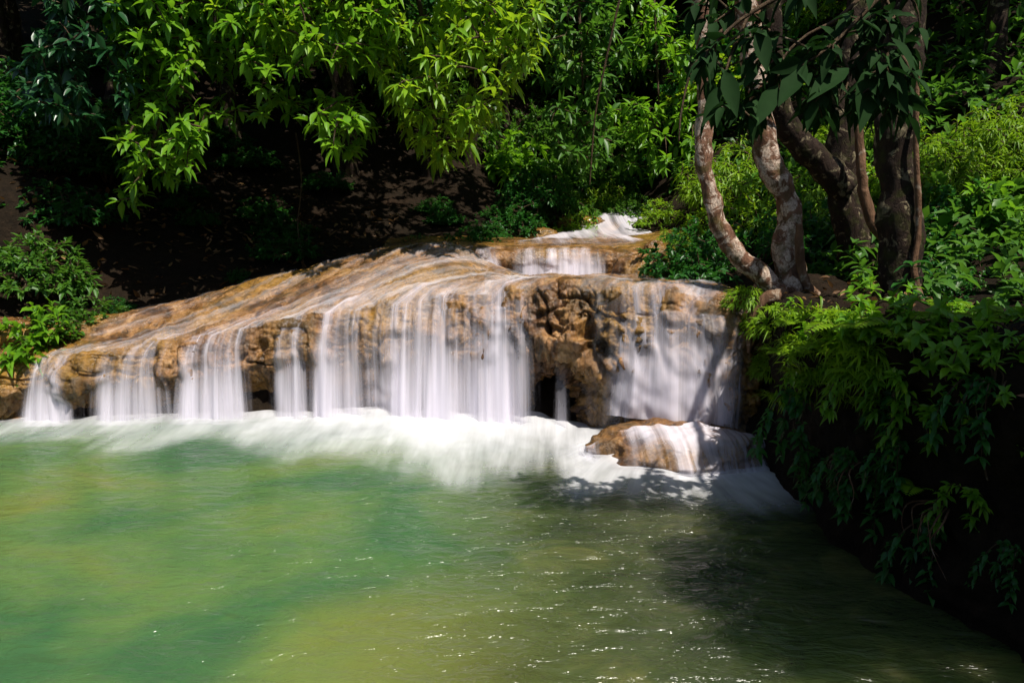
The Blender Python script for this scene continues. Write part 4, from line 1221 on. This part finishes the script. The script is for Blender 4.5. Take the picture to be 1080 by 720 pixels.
def make_trailer(seed, L, n_w, leaf, label):
    r = np.random.default_rng(seed)
    o = empty('trailing_plant', (0, 0, 0), label, 'plant')
    st, lf = MB(), MB(); C, A = [], []
    for k in range(4):
        x0 = r.normal(0, .08); l = L * r.uniform(.5, 1.1)
        path = st.tube([(0, 0, 0), (-.08 + x0 * .3, x0, .03), (-.10 + r.normal(0, .03), x0 * 1.4, -.4 * l), (-.07 + r.normal(0, .04), x0 * 1.8, -l)], [.005, .004, .003, .0015], 4, steps=14)
        for q in r.integers(3, 14, n_w):
            C.append(path[q]); A.append(np.array([-.8, r.normal(0, .6), r.normal(.2, .4)]))
    whorls(lf, r, np.array(C), np.array(A), 4, .075, .42, (.5, 1.4), (.2, .7), 'mid', .05)
    st.build('stem', M['twig'], o); lf.build('foliage', M[leaf], o)
    return o

rb = np.random.default_rng(31)
# ferns
fern0 = make_fern(51, 8, .34, 'green fern on top of the right bank')
fsp = [(878, 350, .95, 'big light green fern in front of the crooked tree roots'), (918, 352, .85, 'fern with pale arching fronds left of the dark trunk'), (846, 372, .55, 'fern hanging over the fall side of the right bank'), (905, 398, .7, 'small fern below the big fern on the bank face'), (1000, 318, .7, 'fern at the foot of the dark right trunk'), (1062, 310, .75, 'fern on the bank top at the right edge'), (960, 520, .55, 'little fern low on the dark bank face')]
for i, (px, py, sc, lb) in enumerate(fsp):
    p = bank_at(px, py)
    if i == 0: o = fern0; o.location = p; o.scale = (sc,) * 3; o['label'] = lb
    else: o = copy_thing(fern0, p, rb.uniform(0, 6.28), sc, lb)
for px, py, sc, lb in [(830, 345, .7, 'small bright fern at the foot of the crooked tree'), (870, 372, .8, 'bright fern spilling down below the big fern'), (940, 345, .8, 'fern just left of the dark trunk foot'), (985, 335, .7, 'fern just right of the dark trunk foot'), (820, 380, .6, 'fern nearest to the right edge of the fall')]:
    copy_thing(fern0, bank_at(px, py) + np.array([-.05, -.05, .03]), rb.uniform(0, 6.28), sc, lb)
for px, py, Y, r_, k, lb in [(848, 330, 5.75, .22, 'yellow', 'small yellow green bush under the crooked tree'), (895, 345, 5.2, .20, 'fern', 'small feathery bush on the bank edge below the forked tree'), (925, 335, 5.1, .2, 'broad', 'small leafy bush on the bank edge left of the dark trunk'), (1010, 330, 4.7, .2, 'large', 'small large leaved plant on the bank edge right of the dark trunk')]:
    c = at(px, py, Y); shrub(k, c[0], Y, r_, lb, z=c[2] - .5 * r_)
# seedlings
sd0 = make_seedling(52, .42, 3, 5, .17, .38, 'leaf_deep', '')
sd0.location = at(955, 338, 4.95); sd0['label'] = 'tiered seedling with pale shining leaves before the dark right trunk'
sd1 = make_seedling(53, .22, 2, 5, .11, .40, 'leaf_bright', '')
ssp = [(985, 440, 1.0, 'leafy seedling halfway up the dark bank face'), (1005, 425, .8, 'smaller seedling just right of the one on the bank face'), (1042, 400, 1.1, 'bright seedling at the end of the bare twig'), (962, 462, .8, 'seedling low on the bank face left of centre'), (1035, 505, .9, 'seedling with round green leaves low at the right edge'), (940, 395, .9, 'seedling under the pale fern'), (1066, 350, .9, 'seedling on the bank top by the right edge'), (990, 385, .9, 'seedling among dead leaves on the bank top'), (1075, 505, .8, 'seedling lowest at the right edge of the bank'), (925, 440, .8, 'seedling on the bank face under the ferns'), (868, 420, .8, 'seedling near the fall on the bank face')]
for i, (px, py, sc, lb) in enumerate(ssp):
    p = bank_at(px, py)
    if i == 0: o = sd1; o.location = p; o['label'] = lb
    else: o = copy_thing(sd1, p, rb.uniform(0, 6.28), sc, lb)
# grassy tufts beside the fall
tf0 = make_tuft(54, 60, .24, '')
n_t = 0
for k in range(64):
    px = rb.uniform(792, 925); py = rb.uniform(322, 430)
    if py > 345 + (px - 790) * .9 + 60 and px < 830: continue
    if py < 318 + abs(px - 850) * .12: continue
    p = bank_at(px, py)
    lb = 'narrow leaved green tuft on the right bank beside the fall'
    if n_t == 0: o = tf0; o.location = p; o['label'] = lb; o['group'] = 'green tufts on the right bank'
    else: o = copy_thing(tf0, p, rb.uniform(0, 6.28), rb.uniform(.6, 1.15), lb, 'green tufts on the right bank', (rb.normal(0, .3), -.35 + rb.normal(0, .3)))
    n_t += 1
for k in range(58):
    px = rb.uniform(805, 1078); py = rb.uniform(318, 400 + (px - 805) * .25) if k < 40 else rb.uniform(330, 375)
    copy_thing(sd1, bank_at(px, py), rb.uniform(0, 6.28), rb.uniform(.55, 1.0), 'small broad leaved plant among many on the right bank slope', 'small leafy plants on the right bank', (rb.normal(-.1, .25), -.35 + rb.normal(0, .3)))
# trailing plants on the bank face
tr0 = make_trailer(55, .34, 9, 'leaf_deep', '')
tr1 = make_trailer(56, .30, 8, 'leaf_bright', '')
n0 = {0: 0, 1: 0}
for k in range(15):
    px = rb.uniform(815, 1080); py = rb.uniform(385, 470 + (px - 815) * .52)
    p = bank_at(px, py)
    q = int(rb.random() < .4)
    src = (tr0, tr1)[q]
    lb, gr = (('dark trailing plant hanging on the shaded bank face', 'dark trailing plants on the bank'), ('light green trailing plant hanging on the shaded bank face', 'light trailing plants on the bank'))[q]
    if n0[q] == 0: o = src; o.location = p; o['label'] = lb; o['group'] = gr
    else: o = copy_thing(src, p, rb.normal(.3, .4), rb.uniform(.7, 1.3), lb, gr)
    n0[q] += 1
# mossy cushions by the fall
def moss(px, py, Y, r_, label):
    r = np.random.default_rng(int(px)); n = 900
    D = unit(r.normal(0, 1, (n, 3))); D[:, 2] = np.abs(D[:, 2])
    m = MB()
    Pm = D * np.array(r_) * (1 + .25 * fbm(D * 3 + px, 4, 2)[:, None]) * r.uniform(.75, 1, (n, 1))
    add_leaves(m, Pm, D + np.array([-.2, -.2, -.5]) + r.normal(0, .4, D.shape), D + .1, .055 * r.uniform(.6, 1.3, n), .013, r.uniform(.2, .8, n), np.clip(r.normal(.42, .2, n), 0, 1), 'mid', .15)
    o = m.build('moss_cushion', M['leaf_fern']); o.location = at(px, py, Y)
    tag(o, label, 'moss')
moss(786, 322, 6.15, (.22, .2, .17), 'bright green moss cushion where the fall meets the crooked tree')
moss(806, 352, 6.0, (.2, .2, .26), 'green moss cushion hanging below the crooked tree beside the fall')
moss(812, 395, 5.9, (.16, .18, .22), 'lowest moss cushion at the right edge of the fall')
# hanging rootlets
for k, (px, py, l) in enumerate([(900, 480, .28), (985, 530, .3)]):
    p = bank_at(px, py)
    m = MB()
    for j in range(7):
        d = rb.normal(0, .10, 2)
        m.tube([(0, d[0] * .4, 0), (-.09, d[0], -.05), (-.10 + rb.normal(0, .02), d[0] + rb.normal(0, .03), -l * .6), (-.06, d[0] + d[1] * .5, -l * rb.uniform(.8, 1.2))], [.006, .005, .003, .001], 4, steps=12)
    o = m.build('hanging_root', M['bark_root']); o.location = p
    tag(o, 'thin brown rootlets hanging down the dark bank face', 'roots', 'rootlets on the bank face')
# bare twigs
vine([(990, 372), (1010, 385), (1035, 395), (1050, 420)], 4.7, 4.3, [.009, .008, .006, .003], 'bare fallen twig arching over the right bank edge', 'bark_root')
vine([(985, 378), (1015, 400), (1040, 418), (1056, 452)], 4.55, 4.2, [.008, .007, .005, .003], 'lower bare twig arching over the right bank edge', 'bark_root')

# fallen leaves
rf = np.random.default_rng(71)
lx = np.concatenate([rf.uniform(-8, -2.0, 900), rf.uniform(2.3, 3.6, 260)]); ly_ = np.concatenate([rf.uniform(8.6, 12.5, 900), rf.uniform(2.5, 6.5, 260)])
lz = ground_z(lx, ly_) + .03
sel = lx > 2
ij = [int(np.argmin((K1[:, 70:, 0] - a) ** 2 + (K1[:, 70:, 1] - b) ** 2)) for a, b in zip(lx[sel], ly_[sel])]
kk = K1[:, 70:].reshape(-1, 3)[ij]
lz[sel] = np.maximum(lz[sel], kk[:, 2] + .03)
a = rf.uniform(0, 6.28, len(lx))
m = MB()
add_leaves(m, np.stack([lx, ly_, lz], -1), np.stack([np.cos(a), np.sin(a), rf.normal(0, .35, len(lx))], -1), unit(rf.normal(0, .5, (len(lx), 3)) + np.array([0, 0, 1.0])), np.where(lx > 2, .6, 1) * rf.uniform(.07, .17, len(lx)), np.where(lx > 2, .6, 1) * rf.uniform(.03, .07, len(lx)), rf.uniform(-.4, .3, len(lx)), rf.uniform(0, 1, len(lx)), 'mid', .3)
tag(m.build('fallen_leaves', M['leaf_dry']), 'dry brown leaves littering the soil of both banks', kind='stuff')
